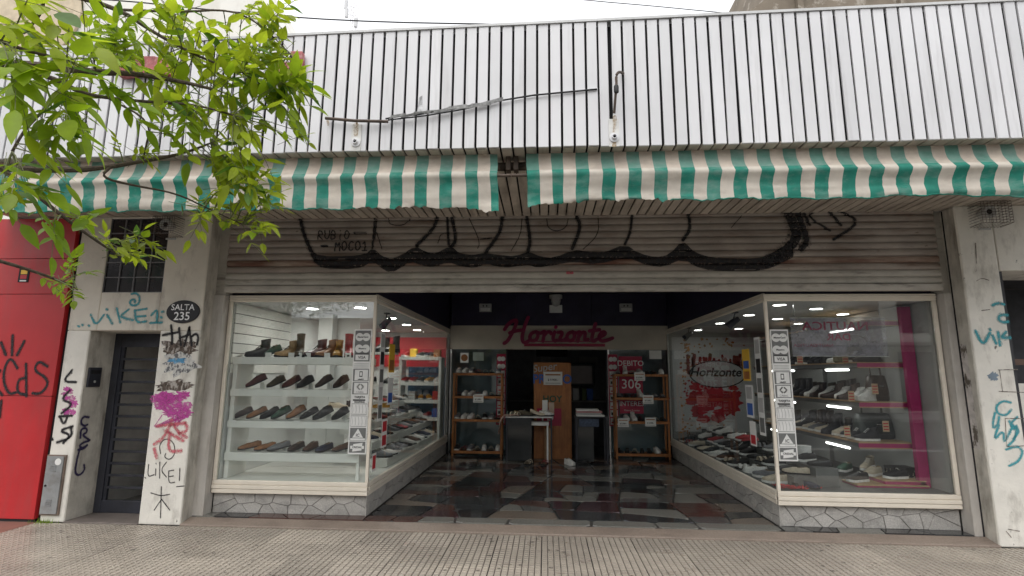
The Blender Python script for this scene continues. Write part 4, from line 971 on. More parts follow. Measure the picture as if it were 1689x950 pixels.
# (t, half width, height, open)
PROF = {
 'loafer': [(0, .018, .055, 0), (.04, .030, .066, 0), (.12, .035, .070, 1), (.25, .037, .064, 1), (.38, .038, .058, 1), (.46, .040, .062, 0), (.6, .046, .060, 0), (.75, .047, .049, 0), (.88, .040, .038, 0), (.96, .026, .028, 0), (1, .010, .020, 0)],
 'oxford': [(0, .018, .062, 0), (.04, .030, .076, 0), (.12, .035, .082, 1), (.22, .037, .080, 1), (.32, .038, .080, 1), (.40, .040, .082, 0), (.55, .044, .070, 0), (.72, .047, .052, 0), (.87, .039, .042, 0), (.96, .024, .032, 0), (1, .008, .022, 0)],
 'boot': [(0, .020, .07, 0), (.04, .034, .10, 0), (.12, .039, .115, 0), (.25, .041, .115, 0), (.36, .042, .105, 0), (.48, .043, .088, 0), (.62, .046, .070, 0), (.76, .047, .056, 0), (.89, .040, .046, 0), (.96, .027, .036, 0), (1, .010, .024, 0)],
 'sneaker': [(0, .022, .065, 0), (.04, .034, .082, 0), (.12, .038, .080, 1), (.25, .040, .072, 1), (.36, .041, .074, 1), (.44, .042, .082, 0), (.6, .046, .068, 0), (.76, .049, .053, 0), (.89, .043, .044, 0), (.96, .030, .034, 0), (1, .014, .022, 0)]}
PROTO = {}
def shoe(style, col, loc, rot, label, group, sole=BLACK, tilt=0.0, big=1):
    key = (style, col, sole)
    if key in PROTO: t = dup(PROTO[key]); t['label'] = label; t['group'] = group
    else:
        base = {'tallboot': 'boot', 'boot': 'boot', 'hightop': 'boot', 'sandal': 'loafer', 'heel': 'loafer'}.get(style, style)
        nm = {'tallboot': 'ankle_boot', 'boot': 'ankle_boot', 'hightop': 'high_top_sneaker', 'heel': 'court_shoe'}.get(style, style)
        t = thing(nm, (0, 0, 0), label, {'boot': 'boot', 'tallboot': 'boot', 'sneaker': 'sneaker', 'hightop': 'sneaker', 'sandal': 'sandal'}.get(style, 'shoe'), group)
        L = .285; sh_ = .026 if style in ('sneaker', 'hightop') else .016; um = cm(col, .4 if style not in ('sneaker', 'hightop') else .6); smt = cm(sole, .6); lin = cm((.20, .15, .10) if col != BLACK else (.05, .045, .04), .8)
        pr = PROF[base]; up, li = MB(), MB(); OPEN = [(1, 0), (1.03, .45), (.93, .95), (.84, 1), (.78, .6), (0, .34), (-.78, .6), (-.84, 1), (-.93, .95), (-1.03, .45), (-1, 0)]
        CLO = [(1, 0), (1.03, .40), (.93, .72), (.70, .90), (.38, .98), (0, 1), (-.38, .98), (-.70, .90), (-.93, .72), (-1.03, .40), (-1, 0)]
        lift = (lambda q: (.055*max(0, 1-q*1.75) if style == 'heel' else 0)+.010*max(0, (q-.75)/.25)**2)
        V = []
        for q, hw_, h, op in pr:
            hh = h-sh_*.3
            V += [(a*hw_*(1 if style != 'heel' else .85), L*(.5-q), sh_+lift(q)+b_*hh) for a, b_ in (OPEN if op else CLO)]
        nn = 11
        for i in range(len(pr)-1):
            for j in range(nn-1):
                fc = (i*nn+j, i*nn+j+1, (i+1)*nn+j+1, (i+1)*nn+j)
                inner = 3 <= j <= 6 and (pr[i][3] or pr[i+1][3])
                (li if inner else up).f.append(fc)
        up.f += [tuple(range(nn)), tuple(range((len(pr)-1)*nn, len(pr)*nn))]
        up.v, li.v = list(V), list(V); up.m, li.m = [0]*len(up.f), [0]*len(li.f)
        if style in ('boot', 'tallboot', 'hightop'):
            Ht = {'boot': .195, 'tallboot': .25, 'hightop': .15}[style]; n = 12; rings = []
            for q, (z, ry, rx, yc) in enumerate(((.06, .050, .036, .088), (.105, .058, .040, .082), (Ht*.75, .050, .039, .088), (Ht, .054, .043, .088))):
                rings += [(rx*math.cos(2*math.pi*k/n), yc+ry*math.sin(2*math.pi*k/n), z+(.012*math.sin(2*math.pi*k/n) if q == 3 else 0)) for k in range(n)]
            up.add(rings, [(q*n+k, q*n+(k+1) % n, (q+1)*n+(k+1) % n, (q+1)*n+k) for q in range(3) for k in range(n)])
            li.f, li.m, li.v = [], [], []; li.lathe((0, .088, Ht-.012), [(.040, 0), (.036, -.004)], 12)
        if style == 'sandal':
            up.f, up.v, up.m = [], [], []; li.f, li.v, li.m = [], [], []
            for q in (.18, .55, .78):
                hw_ = .044; yy = L*(.5-q); up.ribbon([(hw_*math.cos(math.pi*k/8), yy, sh_+.05*math.sin(math.pi*k/8)+.002) for k in range(9)], .016, (0, 0, 1), thick=.003)
            li.add([(x*.9, y, sh_+.001) for x, y in [(.03, .13), (-.03, .13), (-.04, -.02), (-.047, -.08), (-.02, -.135), (.02, -.135), (.047, -.08), (.04, -.02)]], [tuple(range(8))])
        up.part('upper', um, t, smooth=True); li.part('lining', lin, t, smooth=True, fix=False)
        so_ = MB(); k = len(pr); e = .004
        for zz in ((0, 1), (1, 1)):
            for sgn in (1, -1):
                for q, hw_, h, op in pr: so_.v.append((sgn*(hw_+e)*(1 if style != 'heel' else .85), L*(.5-q)+(.004 if q == 0 else -.004 if q == 1 else 0), (sh_ if zz[0] else 0)+lift(q)))
        for i in range(k-1):
            so_.f += [(i, i+1, k+i+1, k+i), (2*k+i, 3*k+i, 3*k+i+1, 2*k+i+1), (i, 2*k+i, 2*k+i+1, i+1), (k+i, k+i+1, 3*k+i+1, 3*k+i)]
        so_.f += [(0, k, 3*k, 2*k), (k-1, 3*k-1, 4*k-1, 2*k-1)]; so_.m = [0]*len(so_.f)
        if style == 'heel': so_.tube([(0, L*.46, .07), (0, L*.45, .03), (0, L*.46, 0)], [.022, .010, .008], 8)
        so_.part('sole', smt, t)
        if style in ('boot', 'sneaker', 'oxford', 'hightop'):
            la = MB(); lc = cm(WHITE if style in ('sneaker', 'hightop') else (.03, .025, .02), .8)
            for q in range(4):
                yy = L*(.5-.40-.055*q); zz = {'boot': .118, 'hightop': .118, 'sneaker': .088, 'oxford': .086}[base if style != 'hightop' else 'hightop']-.0125*q+sh_*.7
                la.ribbon([(-.022, yy+.004, zz-.006), (0, yy, zz+.002), (.022, yy-.004, zz-.006)], .0035, (0, 0, 1), thick=.004)
            la.part('laces', lc, t)
        PROTO[key] = t
    t.location = loc; t.rotation_euler = (tilt, 0, rot)
    if tilt: t.location = Vector(loc)+Vector((0, 0, .1425*math.sin(tilt)+.001))
    if big != 1: t.scale = (big, big, big)
    return t
KN = {'loafer': 'loafer', 'oxford': 'laced shoe', 'boot': 'ankle boot', 'tallboot': 'tall ankle boot', 'sneaker': 'sneaker', 'hightop': 'high top sneaker', 'sandal': 'sandal', 'heel': 'court shoe'}

# ---- white shelving right behind the street pane
shf = thing('white_shelf_unit', (-2.9, .3, ZST), 'white shelf unit with four deep boards behind the street pane', 'shelving')
sx0, sx1 = -3.675, -2.10
for x0, x1 in ((sx0, sx0+.05), (sx1-.035, sx1)): MB().box(x0, x1, .10, .14, ZST, 1.70).part('upright', m_ledge, shf, bevel=.003)
SHZ = [1.786, 1.415, 1.054, .702]; SHB = [1.702, 1.333, .977, .610]
nm_ = ['top', 'second', 'third', 'lowest']
for k in range(4): MB().box(sx0-.005, sx1+.002, .085, .52, SHB[k], SHZ[k]-.001*0).part('shelf_board', m_ledge, shf, bevel=.004)
MB().box(sx0, sx0+.02, .141, .52, ZST, 1.70).part('side_board', m_ledge, shf)
MB().box(-3.3, -2.75, 1.3, 1.32, ZST, 1.33).part('back_board', m_wwall, shf)
MB().box(-3.2, -3.0, 1.28, 1.45, ZST, 2.44).single('white_column', m_wwall, 'plain white column inside the window behind the white shelves', 'column', bevel=.004)
# slatted side wall
sw = thing('slat_wall', (-3.69, .7, 1.78), 'white slatted display wall with dark grooves above the top white shelf', 'wall panel')
for k in range(7):
    z0 = 1.60+.118*k; MB().box(-3.6995, -3.682, .07, 1.45, z0, z0+.110).part('slat', m_ledge, sw, bevel=.002)
MB().box(-3.70, -3.696, .07, 1.45, 1.60, 2.42).part('groove_backing', m_black, sw)
MB().box(-3.20, -2.70, 1.52, 1.54, 1.30, 2.40).single('inner_slat_board', m_wwall, 'white board behind the boots on the top shelf', 'board')
def row(items, k, zc, where, rots, grp, y=.26):
    for i, (zx, style, col, r_) in enumerate(items):
        c = P(340+zx/4.021, 640, y)
        shoe(style, col, (c.x, y+rnd.uniform(-.015, .02), zc+.001), r_*(.62 if 'boot' in style else .7)+rnd.uniform(-.14, .14), '%s %s, %s from the house number pillar on the %s white shelf' % (CN[col], KN[style], ORD[i], where), grp, sole=BLACK if style != 'sneaker' else WHITE, tilt=0 if 'boot' in style else (.42 if k < 3 else .14)+rnd.uniform(-.06, .06), big=(1.13 if 'boot' in style else .88)*rnd.uniform(.95, 1.05))
        if 'boot' not in style:
            r_ = r_*.7; hx, hy = c.x-.07*math.sin(r_), y+.07*math.cos(r_)
            MB().box(hx-.02, hx+.02, hy-.02, hy+.02, zc, zc+(.074 if k < 3 else .02)).part('heel_rest', m_ledge, shf)
G1 = 'shoes on the white shelves'
row([(320, 'boot', BLACK, -.75), (430, 'oxford', GREEN, -.5), (512, 'boot', CAMEL, -.85), (598, 'tallboot', OLIVE, .75), (705, 'boot', BURG, -.65), (785, 'boot', TAN, -.5), (860, 'boot', MUST, .3), (930, 'tallboot', RED, .5)], 0, SHZ[0], nm_[0], 0, G1)
row([(335, 'oxford', BURG, -.95), (467, 'oxford', OLIVE, -.85), (570, 'loafer', BURG, -.75), (662, 'oxford', BLACK, -.7), (785, 'oxford', DBROWN, -.75), (892, 'oxford', DBROWN, -.7)], 1, SHZ[1], nm_[1], 0, G1)
row([(262, 'loafer', DBROWN, -1.0), (350, 'loafer', TAN, -.95), (442, 'loafer', BLACK, -.85), (518, 'oxford', GREEN, -.85), (610, 'oxford', TAN, -.75), (697, 'loafer', BLACK, -.75), (792, 'oxford', BLACK, -.75), (902, 'oxford', BLACK, -.7)], 2, SHZ[2], nm_[2], 0, G1)
row([(320, 'loafer', TAN, -1.2), (428, 'loafer', TAN, -1.15), (518, 'loafer', GREYC, -.9), (625, 'loafer', DBROWN, -.45), (718, 'oxford', BROWN, -.5), (812, 'loafer', NAVY, -.4), (922, 'loafer', BROWN, -.9)], 3, SHZ[3], nm_[3], 0, G1)
# price tags on the lips
for k, l in ((0, (395, 550, 600, 660, 790, 930)), (1, (265, 485, 640)), (2, (215, 630, 840))):
    for i, zx in enumerate(l):
        c = P(340+zx/4.021, 600, .083); up_ = k == 0
        o = MB().box(c.x-.035, c.x+.035, .078 if not up_ else .12, .083 if not up_ else .125, SHZ[k]-(.012 if not up_ else -.001), SHZ[k]+(.008 if not up_ else .055))
        o.single('price_card', m_paper, 'small white price card, %s from the house number pillar on the %s white shelf' % (ORD[i], nm_[k]), 'price card', 'price cards on the white shelves')
# shoes seen through the shelves on a rear ledge
rl = thing('rear_ledge', (-2.6, 1.9, 0.9), 'white wall ledges with shoes seen behind the white shelves', 'shelf')
for z in (1.46, 1.92, 1.08): MB().box(-3.66, -2.25, 1.75, 2.05, z-.03, z).part('shelf_board', m_ledge, rl, bevel=.003)
G2 = 'shoes on the rear ledges behind the white shelves'
k = 0
for z, lst in ((1.46, [(-3.25, RED, 'sneaker'), (-2.98, BLACK, 'sneaker'), (-2.66, BLACK, 'sneaker'), (-2.36, BLACK, 'oxford')]), (1.92, [(-3.1, NAVY, 'sneaker'), (-2.95, BLACK, 'sneaker'), (-2.7, NAVY, 'hightop'), (-2.5, BLACK, 'boot'), (-2.33, BLACK, 'tallboot')]), (1.08, [(-3.3, RED, 'sneaker'), (-3.0, PINK, 'sneaker'), (-2.75, RED, 'sneaker'), (-2.45, MUST, 'sneaker')])):
    for i, (x, c_, s_) in enumerate(lst):
        shoe(s_, c_, (x, 1.88, z+.001), rnd.uniform(-1.2, -.2), '%s %s, %s from the slatted wall on the %s rear ledge' % (CN[c_], KN[s_], ORD[i], {1.46: 'middle', 1.92: 'upper', 1.08: 'lower'}[z]), G2, sole=WHITE if s_ == 'sneaker' else BLACK)
# ---- stepped racks along the side pane
G3 = 'shoes on the white stepped rack'
rk = thing('stepped_rack', (-2.4, 2.8, ZST), 'white stepped shoe rack climbing away from the side pane', 'rack')
for k in range(4):
    z = .52+.20*k; x1 = -2.03-.21*k
    MB().box(x1-.23, x1, .95, 4.55, z-.10, z).part('step', m_ledge, rk, bevel=.004)
    for i in range(13):
        c_ = rnd.choice([BLACK, BLACK, GREYC, WHITE, NAVY, RED, BROWN, BLACK, CREAM]); s_ = rnd.choice(['sneaker', 'sneaker', 'loafer', 'sneaker', 'oxford'])
        shoe(s_, c_, (x1-.12, 1.10+.265*i+rnd.uniform(-.03, .03), z+.001), math.pi/2+rnd.uniform(-.35, .35), '%s %s, %s from the street on the %s step of the white rack' % (CN[c_], KN[s_], ORD[i], ['lowest', 'second', 'third', 'top'][k]), G3, sole=WHITE if s_ == 'sneaker' else BLACK)
MB().box(-3.6, -2.03, .9, 4.6, ZST, .418).part('rack_base', m_ledge, rk)
# ---- white open unit at the rear with boxes and shoes
ru = thing('white_display_unit', (-2.33, 4.2, ZST), 'white open display unit against the red rear panel', 'shelving')
for x in (-2.80, -1.99-.04): MB().box(x, x+.05, 4.05, 4.4, ZST, 1.92).part('upright', m_ledge, ru, bevel=.003)
for z in (1.93, 1.45, 1.12, .80): MB().box(-2.80, -1.99, 4.04, 4.42, z-.06, z).part('shelf_board', m_ledge, ru, bevel=.003)
MB().box(-3.6, -2.0, 4.60, 4.655, 1.75, 2.34).single('red_rear_panel', m_redp, 'plain red panel at the rear of the window with white shelves', 'panel')
MB().box(-2.75, -2.0, 4.59, 4.655, ZST, 1.74).single('blue_rear_panel', M('blue_panel', (.05, .13, .24), .6), 'blue panel behind the white display unit', 'panel')
m_bx = [m_blue, m_paper, m_redp, m_yellow, m_print, m_grey, m_orange]
for z, nmz in ((1.93, 'top'), (1.45, 'second'), (1.12, 'third'), (.80, 'lowest')):
    x = -2.74
    for i in range(5):
        c_ = rnd.choice([BLACK, WHITE, RED, NAVY, BLACK, MUST]); s_ = 'sneaker'
        if i in (1, 4) and z != 1.45:
            k_ = rnd.randrange(7); MB().box(x-.03, x+.10, 4.12, 4.24, z+.001, z+.12+.05*rnd.random()).single('shoe_box', m_bx[k_], '%s small box, %s along the %s board of the white display unit' % (['blue', 'white', 'red', 'yellow', 'black', 'grey', 'orange'][k_], ORD[i], nmz), 'box', 'boxes on the white display unit', bevel=.003)
        else: shoe(s_, c_, (x+.04, 4.2, z+.001), rnd.uniform(-.6, .6), '%s sneaker, %s along the %s board of the white display unit' % (CN[c_], ORD[i], nmz), 'shoes on the white display unit', sole=WHITE)
        x += .155
# hanging lettering banner over the slatted wall
bn = MB()

# ================================================================ MAGENTA WINDOW
mg = thing('magenta_shelf_unit', (3.9, 1.8, ZST), 'magenta shelving with wood edged boards and lit tubes behind the pane', 'shelving')
MB().box(4.085, 4.20, .34, .40, ZST, 2.41).part('upright', m_magenta, mg, bevel=.004)
MB().box(4.10, 4.158, 2.2, 2.26, ZST, 2.41).part('inner_upright', m_wwall2, mg, bevel=.004); MB().box(4.16, 4.2, .401, 3.6, ZST, 2.43).part('rear_board', m_wwall2, mg)
MS = [(2.26, 3.72, .44), (1.775, 3.62, .44), (1.325, 3.60, .44), (.875, 3.55, .46)]
for z, xl_, d in MS:
    MB().box(xl_, 4.158, .45, 3.52, z-.055, z-.011).part('shelf_board', m_dgrey, mg, bevel=.002)
    m = MB(); m.box(xl_-.012, 4.158, .436, .4495, z-.010, z+.002); m.box(xl_-.012, xl_-.0005, .45, 3.52, z-.010, z+.002); m.box(xl_-.012, 4.158, .436, .4495, z-.067, z-.056); m.part('wood_edging', m_woodedge, mg)
    MB().box(xl_-.012, 4.158, .442, .449, z-.0555, z-.0105).part('front_band', m_magenta, mg)
    MB().box(xl_+.0, 4.157, .4505, 3.52, z-.0105, z).part('shelf_top', m_woodedge, mg)
for x0, x1, y0, z0, z1 in ((3.72, 4.15, .34, ZST, .475), (3.40, 4.15, .30, ZST-.001, .432)):
    MB().box(x0, x1, y0, y0+.3, z0, z1).part('bottom_step', m_magenta, mg, bevel=.003); MB().box(x0-.004, x1, y0-.006, y0+.3, z1+.0005, z1+.012).part('step_top', m_woodedge, mg)
tb_ = thing('', (0, 0, 0), '', '')
bpy.data.objects.remove(tb_)
def tube_lamp(p, q, lab):
    t = thing('tube_lamp', (Vector(p)+Vector(q))/2, lab, 'tube lamp', 'lit tubes under the magenta shelves')
    p, q = Vector(p), Vector(q); d = (q-p).normalized()
    MB().tube([p, q], .013, 8).part('tube', m_tube, t, smooth=True)
    up = Vector((0, 0, .013)); m = MB(); m.tube([p+up*1.2-d*.02, q+up*1.2+d*.02], .010, 4); m.part('batten', m_grey, t)
for z, xl_, d in MS:
    nmz = {2.26: 'uppermost', 1.775: 'second', 1.325: 'third', .875: 'lowest'}[z]
    for j, (a, b_) in enumerate(((.62, 1.12), (2.0, 2.75))):
        if z == 2.26 and j: continue
        tube_lamp((xl_-.02, a, z-.085), (xl_-.02, b_, z-.085), 'lit white tube under the %s magenta shelf, %s' % (nmz, ['nearest the street pane', 'deeper inside the window'][j]))
# mural
mu = thing('wall_mural', (3.35, 4.65, .55), 'white mural with red paint splash and oval shop name on the rear wall', 'mural')
MB().box(2.50, 4.12, 4.645, 4.659, .55, 2.36).part('sheet', M('mural_sheet', (.68, .69, .69), .5, .03), mu)
t = MB(); r3 = random.Random(5); yM = 4.6435
fM = lambda px, py: P(px, py, yM)
for k in range(46):
    cx_, cy_ = r3.gauss(1172, 17), 655+r3.gauss(0, 15); blotch(t, cx_, cy_, 7+r3.random()*13, 4+r3.random()*6, lambda a, b_, e=k*.00003: P(a, b_, yM-e), k+50, 18)
blotch(t, 1172, 653, 36, 24, lambda a, b_: P(a, b_, yM-.0014), 77, 40); blotch(t, 1205, 668, 26, 22, lambda a, b_: P(a, b_, yM-.00141), 79, 40)
for k in range(40): blotch(t, 1150+r3.gauss(0, 22), 640+r3.gauss(0, 28), 1.5+2*r3.random(), 1.2+2*r3.random(), lambda a, b_, e=k*.00003: P(a, b_, yM-.0015-e), k, 10)
t.part('paint_splash', m_redp, mu, fix=False)
t = MB()
for k in range(110):
    a, b_ = r3.choice([(1122+r3.random()*14, 560+r3.random()*160), (1122+r3.random()*110, 558+r3.random()*16), (1122+r3.random()*80, 700+r3.random()*16), (1130+r3.random()*30, 565+r3.random()*60)])
    blotch(t, a, b_, 1.3+2.4*r3.random(), 1.2+2*r3.random(), lambda p, q, e=k*.00002: P(p, q, yM-.003-e), k, 9)
t.part('autumn_leaf_print', M('autumn_print', (.48, .20, .04), .6, .5, 5), mu, fix=False)
t = MB()
for k in range(17):
    x_ = 1135+k*6.2+r3.uniform(-2, 2); stroke(t, [(x_, 588+r3.uniform(-4, 6)), (x_+r3.uniform(-3, 3), 600), (x_+r3.uniform(-2, 4), 612+r3.uniform(-6, 6))], .018+.02*r3.random(), lambda a, b_: P(a, b_, yM-.005))
t.part('city_print', M('brown_print', (.24, .045, .03), .6, .4, 6), mu, fix=False)
cz = P(1183, 617, yM); n = 40
for mt, rx, rz, e in ((m_print, .54, .265, .0065), (M('mural_oval', (.62, .62, .62), .5), .515, .243, .0085)):
    t = MB(); t.prism([(cz.x+rx*math.cos(2*math.pi*i/n), yM-e, cz.z+rz*math.sin(2*math.pi*i/n)) for i in range(n)], (0, -.001, 0)); t.part('oval', mt, mu)
text('Horizonte', .235, m_print, 'lettering', mu, (cz.x-.04, yM-.0105, cz.z+.03), shear=.25, bold=.006)
# reflected sign, built as an added hanging panel with mirrored writing
bn = thing('reflected_sign', (3.3, .3, 1.95), 'grey translucent panel with mirrored red lettering, added for a sign reflected in the window', 'sign')
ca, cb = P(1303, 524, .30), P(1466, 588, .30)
MB().box(ca.x, cb.x, .30, .306, cb.z, ca.z).part('panel', spray('lilac_grey_reflection', (.42, .40, .46), .52, 1.5), bn)
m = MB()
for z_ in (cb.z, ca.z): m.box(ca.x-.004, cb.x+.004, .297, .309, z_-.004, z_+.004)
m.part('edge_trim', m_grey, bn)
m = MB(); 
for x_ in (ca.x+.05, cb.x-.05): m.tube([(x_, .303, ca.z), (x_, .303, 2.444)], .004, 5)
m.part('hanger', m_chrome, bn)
cx_ = (ca.x+cb.x)/2
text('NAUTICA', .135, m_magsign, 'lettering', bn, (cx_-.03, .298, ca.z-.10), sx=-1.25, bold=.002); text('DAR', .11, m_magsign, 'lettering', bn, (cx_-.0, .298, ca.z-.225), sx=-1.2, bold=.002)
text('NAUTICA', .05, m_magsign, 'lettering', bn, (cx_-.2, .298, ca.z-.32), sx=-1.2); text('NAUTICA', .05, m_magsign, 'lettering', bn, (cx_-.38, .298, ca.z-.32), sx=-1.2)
# shoes, boots and bags on the shelves
G4 = 'shoes on the magenta shelves'
for li_, (z, xl_, d) in enumerate(MS):
    nmz = ['uppermost', 'second', 'third', 'lowest'][li_]; yy = .60; i = 0
    if li_ == 0: continue
    while yy < 3.3 and i < 14:
        pool = {1: [('tallboot', BLACK), ('hightop', BLACK), ('boot', BLACK), ('tallboot', DBROWN), ('sneaker', WHITE)], 2: [('hightop', WHITE), ('boot', BLACK), ('tallboot', BROWN), ('hightop', WHITE), ('boot', DBROWN), ('tallboot', BLACK)], 3: [('sneaker', CREAM), ('sneaker', BLACK), ('hightop', BLACK), ('boot', BROWN), ('boot', BLACK), ('sneaker', GREYC)]}[li_]
        s_, c_ = rnd.choice(pool)
        if li_ == 2 and i < 2: s_, c_ = 'hightop', WHITE
        shoe(s_, c_, (xl_+.15+rnd.uniform(0, .05), yy, z+.001), -math.pi/2+rnd.uniform(-.3, .6), '%s %s, %s from the street on the %s magenta shelf' % (CN[c_], KN[s_], ORD[i], nmz), G4, sole=WHITE if s_ in ('sneaker', 'hightop') else BLACK)
        yy += .185; i += 1
for li_, (z, xl_, d) in enumerate(MS):
    if li_ == 0: continue
    for i in range(9):
        s_, c_ = rnd.choice([('tallboot', BLACK), ('boot', BLACK), ('tallboot', DBROWN), ('boot', OLIVE), ('hightop', GREYC)])
        shoe(s_, c_, (xl_+.40, .95+.25*i, z+.001), -math.pi/2+rnd.uniform(-.3, .6), '%s %s, %s in the rear row of the %s magenta shelf' % (CN[c_], KN[s_], ORD[i], ['', 'second', 'third', 'lowest'][li_]), G4, sole=WHITE if s_ == 'hightop' else BLACK)
def bag(c, w_, d, h, mat, rot, lab, hk_=.16):
    t = thing('handbag', (0, 0, 0), lab, 'handbag'); m = MB(); n = 16
    for q, z in ((.90, 0), (1, .02), (1, h*.3), (.93, h*.75), (.82, h*.97), (.70, h)):
        m.v += [(w_/2*q*(abs(math.cos(a))**.4)*(1 if math.cos(a) > 0 else -1), d/2*(q if z < h*.5 else q*.7)*(abs(math.sin(a))**.5)*(1 if math.sin(a) > 0 else -1), z) for a in [2*math.pi*i/n for i in range(n)]]
    m.f = [(k*n+i, k*n+(i+1) % n, (k+1)*n+(i+1) % n, (k+1)*n+i) for k in range(5) for i in range(n)]+[tuple(range(n)), tuple(range(5*n, 6*n))]; m.m = [0]*len(m.f)
    m.part('body', mat, t, smooth=True)
    MB().tube(smooth_path([(-w_*.27, 0, h*.9), (-w_*.27, .0, h+hk_*.7), (0, .01, h+hk_), (w_*.27, 0, h+hk_*.7), (w_*.27, 0, h*.9)], 2), .010, 6).part('handle', mat, t, smooth=True)
    MB().box(-w_*.36, w_*.36, -d*.52, -d*.47, h*.18, h*.5).part('pocket', mat, t, bevel=.006); MB().box(-.03, .03, -d*.55, -d*.5, h*.55, h*.6).part('clasp', m_chrome, t, bevel=.002)
    t.location = c; t.rotation_euler = (0, 0, rot); return t
lb = cm(BLACK, .35); 
bag((3.95, .85, .876), .46, .2, .30, M('green_black_leather', (.03, .036, .03), .4), .1, 'large black travel bag on the lowest magenta shelf')
bag((3.98, .75, 1.326), .26, .14, .30, cm(DBROWN, .3), .2, 'shiny dark brown handbag standing on the third magenta shelf'); bag((3.80, 1.3, 1.776), .30, .16, .22, lb, -.4, 'black handbag with tall handle on the second magenta shelf')
bag((3.95, 1.9, 2.261), .34, .16, .02+.14, cm(OLIVE, .6), .2, 'olive bag lying on the uppermost magenta shelf')
bag((3.9, .95, 1.776), .55, .18, .20, M('olive_box_fabric', (.12, .11, .06), .8), .05, 'long olive fabric bag on the second magenta shelf nearest the pane')
# floor display of the magenta window
G5 = 'shoes along the window floor by the mural side'
ramp = thing('sloping_display', (2.9, 2.4, ZST), 'low stepped floor display along the vestibule side pane of the magenta window', 'rack')
for k in range(3): MB().box(2.47+.24*k, 2.47+.24*(k+1), .25, 4.5, ZST, .418+.10*k).part('step', m_dgrey, ramp, bevel=.004)
for k in range(3):
    for i in range(14):
        c_ = rnd.choice([BLACK, WHITE, BLACK, GREYC, CREAM, RED, BLACK, WHITE]); s_ = rnd.choice(['sneaker', 'sneaker', 'sneaker', 'loafer', 'sandal', 'hightop'])
        if s_ == 'hightop' and k == 0: s_ = 'sneaker'
        shoe(s_, c_, (2.59+.24*k, .42+.285*i+rnd.uniform(-.04, .04), .4195+.10*k), -math.pi/2+rnd.uniform(-.5, .5) if k else -math.pi/2+rnd.uniform(-.9, .5), '%s %s, %s from the street on the %s step by the mural' % (CN[c_], KN[s_], ORD[i], ['lowest', 'middle', 'highest'][k]), G5, sole=WHITE if s_ in ('sneaker', 'hightop') else BLACK)
G6 = 'shoes on the window floor at the street pane'
for i, (px, py, s_, c_, y, z, r_) in enumerate([(1365, 790, 'sneaker', CREAM, .62, .433, -1.0), (1395, 792, 'sneaker', GREEN, .95, .475, -.9), (1432, 780, 'hightop', CREAM, .9, .50, -.9), (1415, 797, 'sneaker', BLACK, .46, .446, -1.2), (1475, 768, 'sneaker', BLACK, .46, .488, -1.35), (1440, 782, 'sneaker', CREAM, .62, .488, -1.0), (1310, 790, 'loafer', BLACK, .35, .418, -.4), (1335, 798, 'loafer', NAVY, .22, .418, .3)]):
    c = P(px, py, y); shoe(s_, c_, (c.x, y, z), r_, '%s %s, %s from the decal strip at the foot of the magenta window' % (CN[c_], KN[s_], ORD[i]), G6, sole=WHITE if s_ != 'loafer' else BLACK)
c = P(1495, 778, .55); bx_ = thing('patterned_shoe_box', (c.x, .6, .488), 'black and cream patterned shoe box on the bottom magenta step', 'box')
MB().box(c.x-.16, c.x+.15, .50, .68, .488, .575).part('body', M('pattern_card', (.025, .025, .025), .6, .1, 8, dirt=(.6, .55, .42), da=1, ds=(26, 26, 26), dt=(.56, .58)), bx_, bevel=.003); MB().box(c.x-.163, c.x+.153, .497, .683, .5755, .60).part('lid', m_print, bx_, bevel=.003)
c = P(1328, 770, .8); MB().lathe((c.x, .8, ZST), [(.07, 0), (.085, .02), (.08, .36), (.084, .37)], 18).single('white_stand', m_decal, 'white cylindrical stand beside the payment decals in the magenta window', 'stand', smooth=True)
c = P(1345, 795, .4); MB().box(c.x-.06, c.x+.1, .42, .5, ZST, .56).single('purple_card_sign', M('lilac_card', (.22, .16, .30), .6, .2, 9), 'lilac card standing on the window floor', 'card', bevel=.002)
fl_ = MB()
for k in range(26):
    px, y = r3.choice([(1225+r3.random()*60, .15), (1290+r3.random()*60, .07)]); c = P(px, 800, y+.1*r3.random())
    if c.x < 2.49: c.x = 2.50+.1*r3.random()
    a0 = r3.random()*6
    for j in range(5):
        a = a0+1.256*j; fl_.add([(c.x, c.y, .424), (c.x+.03*math.cos(a-.4), c.y+.03*math.sin(a-.4), .434), (c.x+.045*math.cos(a), c.y+.045*math.sin(a), .45), (c.x+.03*math.cos(a+.4), c.y+.03*math.sin(a+.4), .434)], [(0, 1, 2, 3)])
fl_.single('red_petals', m_redp, 'scattered red fabric flowers along the sill inside the magenta window', 'petals', kind='stuff', fix=False)
def price_tag(p, lab):
    t = thing('price_tag', p, lab, 'price tag', 'orange price tags on the magenta shelves'); p = Vector(p)
    MB().box(p.x-.035, p.x+.035, p.y-.002, p.y, p.z, p.z+.12).part('card', M('tag_card', (.50, .36, .22), .6) if 'tag_card' not in MATS else MATS['tag_card'], t)
    for k in range(3): MB().box(p.x-.028, p.x+.028, p.y-.0035, p.y-.0021, p.z+.018+.033*k, p.z+.030+.033*k).part('print', m_redp, t)
for px, py, y, lab in ((1320, 600, .8, 'orange price tag hanging beside the payment decals'), (1395, 600, .7, 'orange price tag under the second magenta shelf'), (1405, 662, .6, 'orange price tag leaning against the handbag'), (1444, 650, .55, 'orange price tag beside the dark brown handbag'), (1398, 720, .6, 'orange price tag between the white high tops'), (1462, 712, .5, 'orange price tag beside the travel bag')):
    price_tag(P(px, py, y), lab)

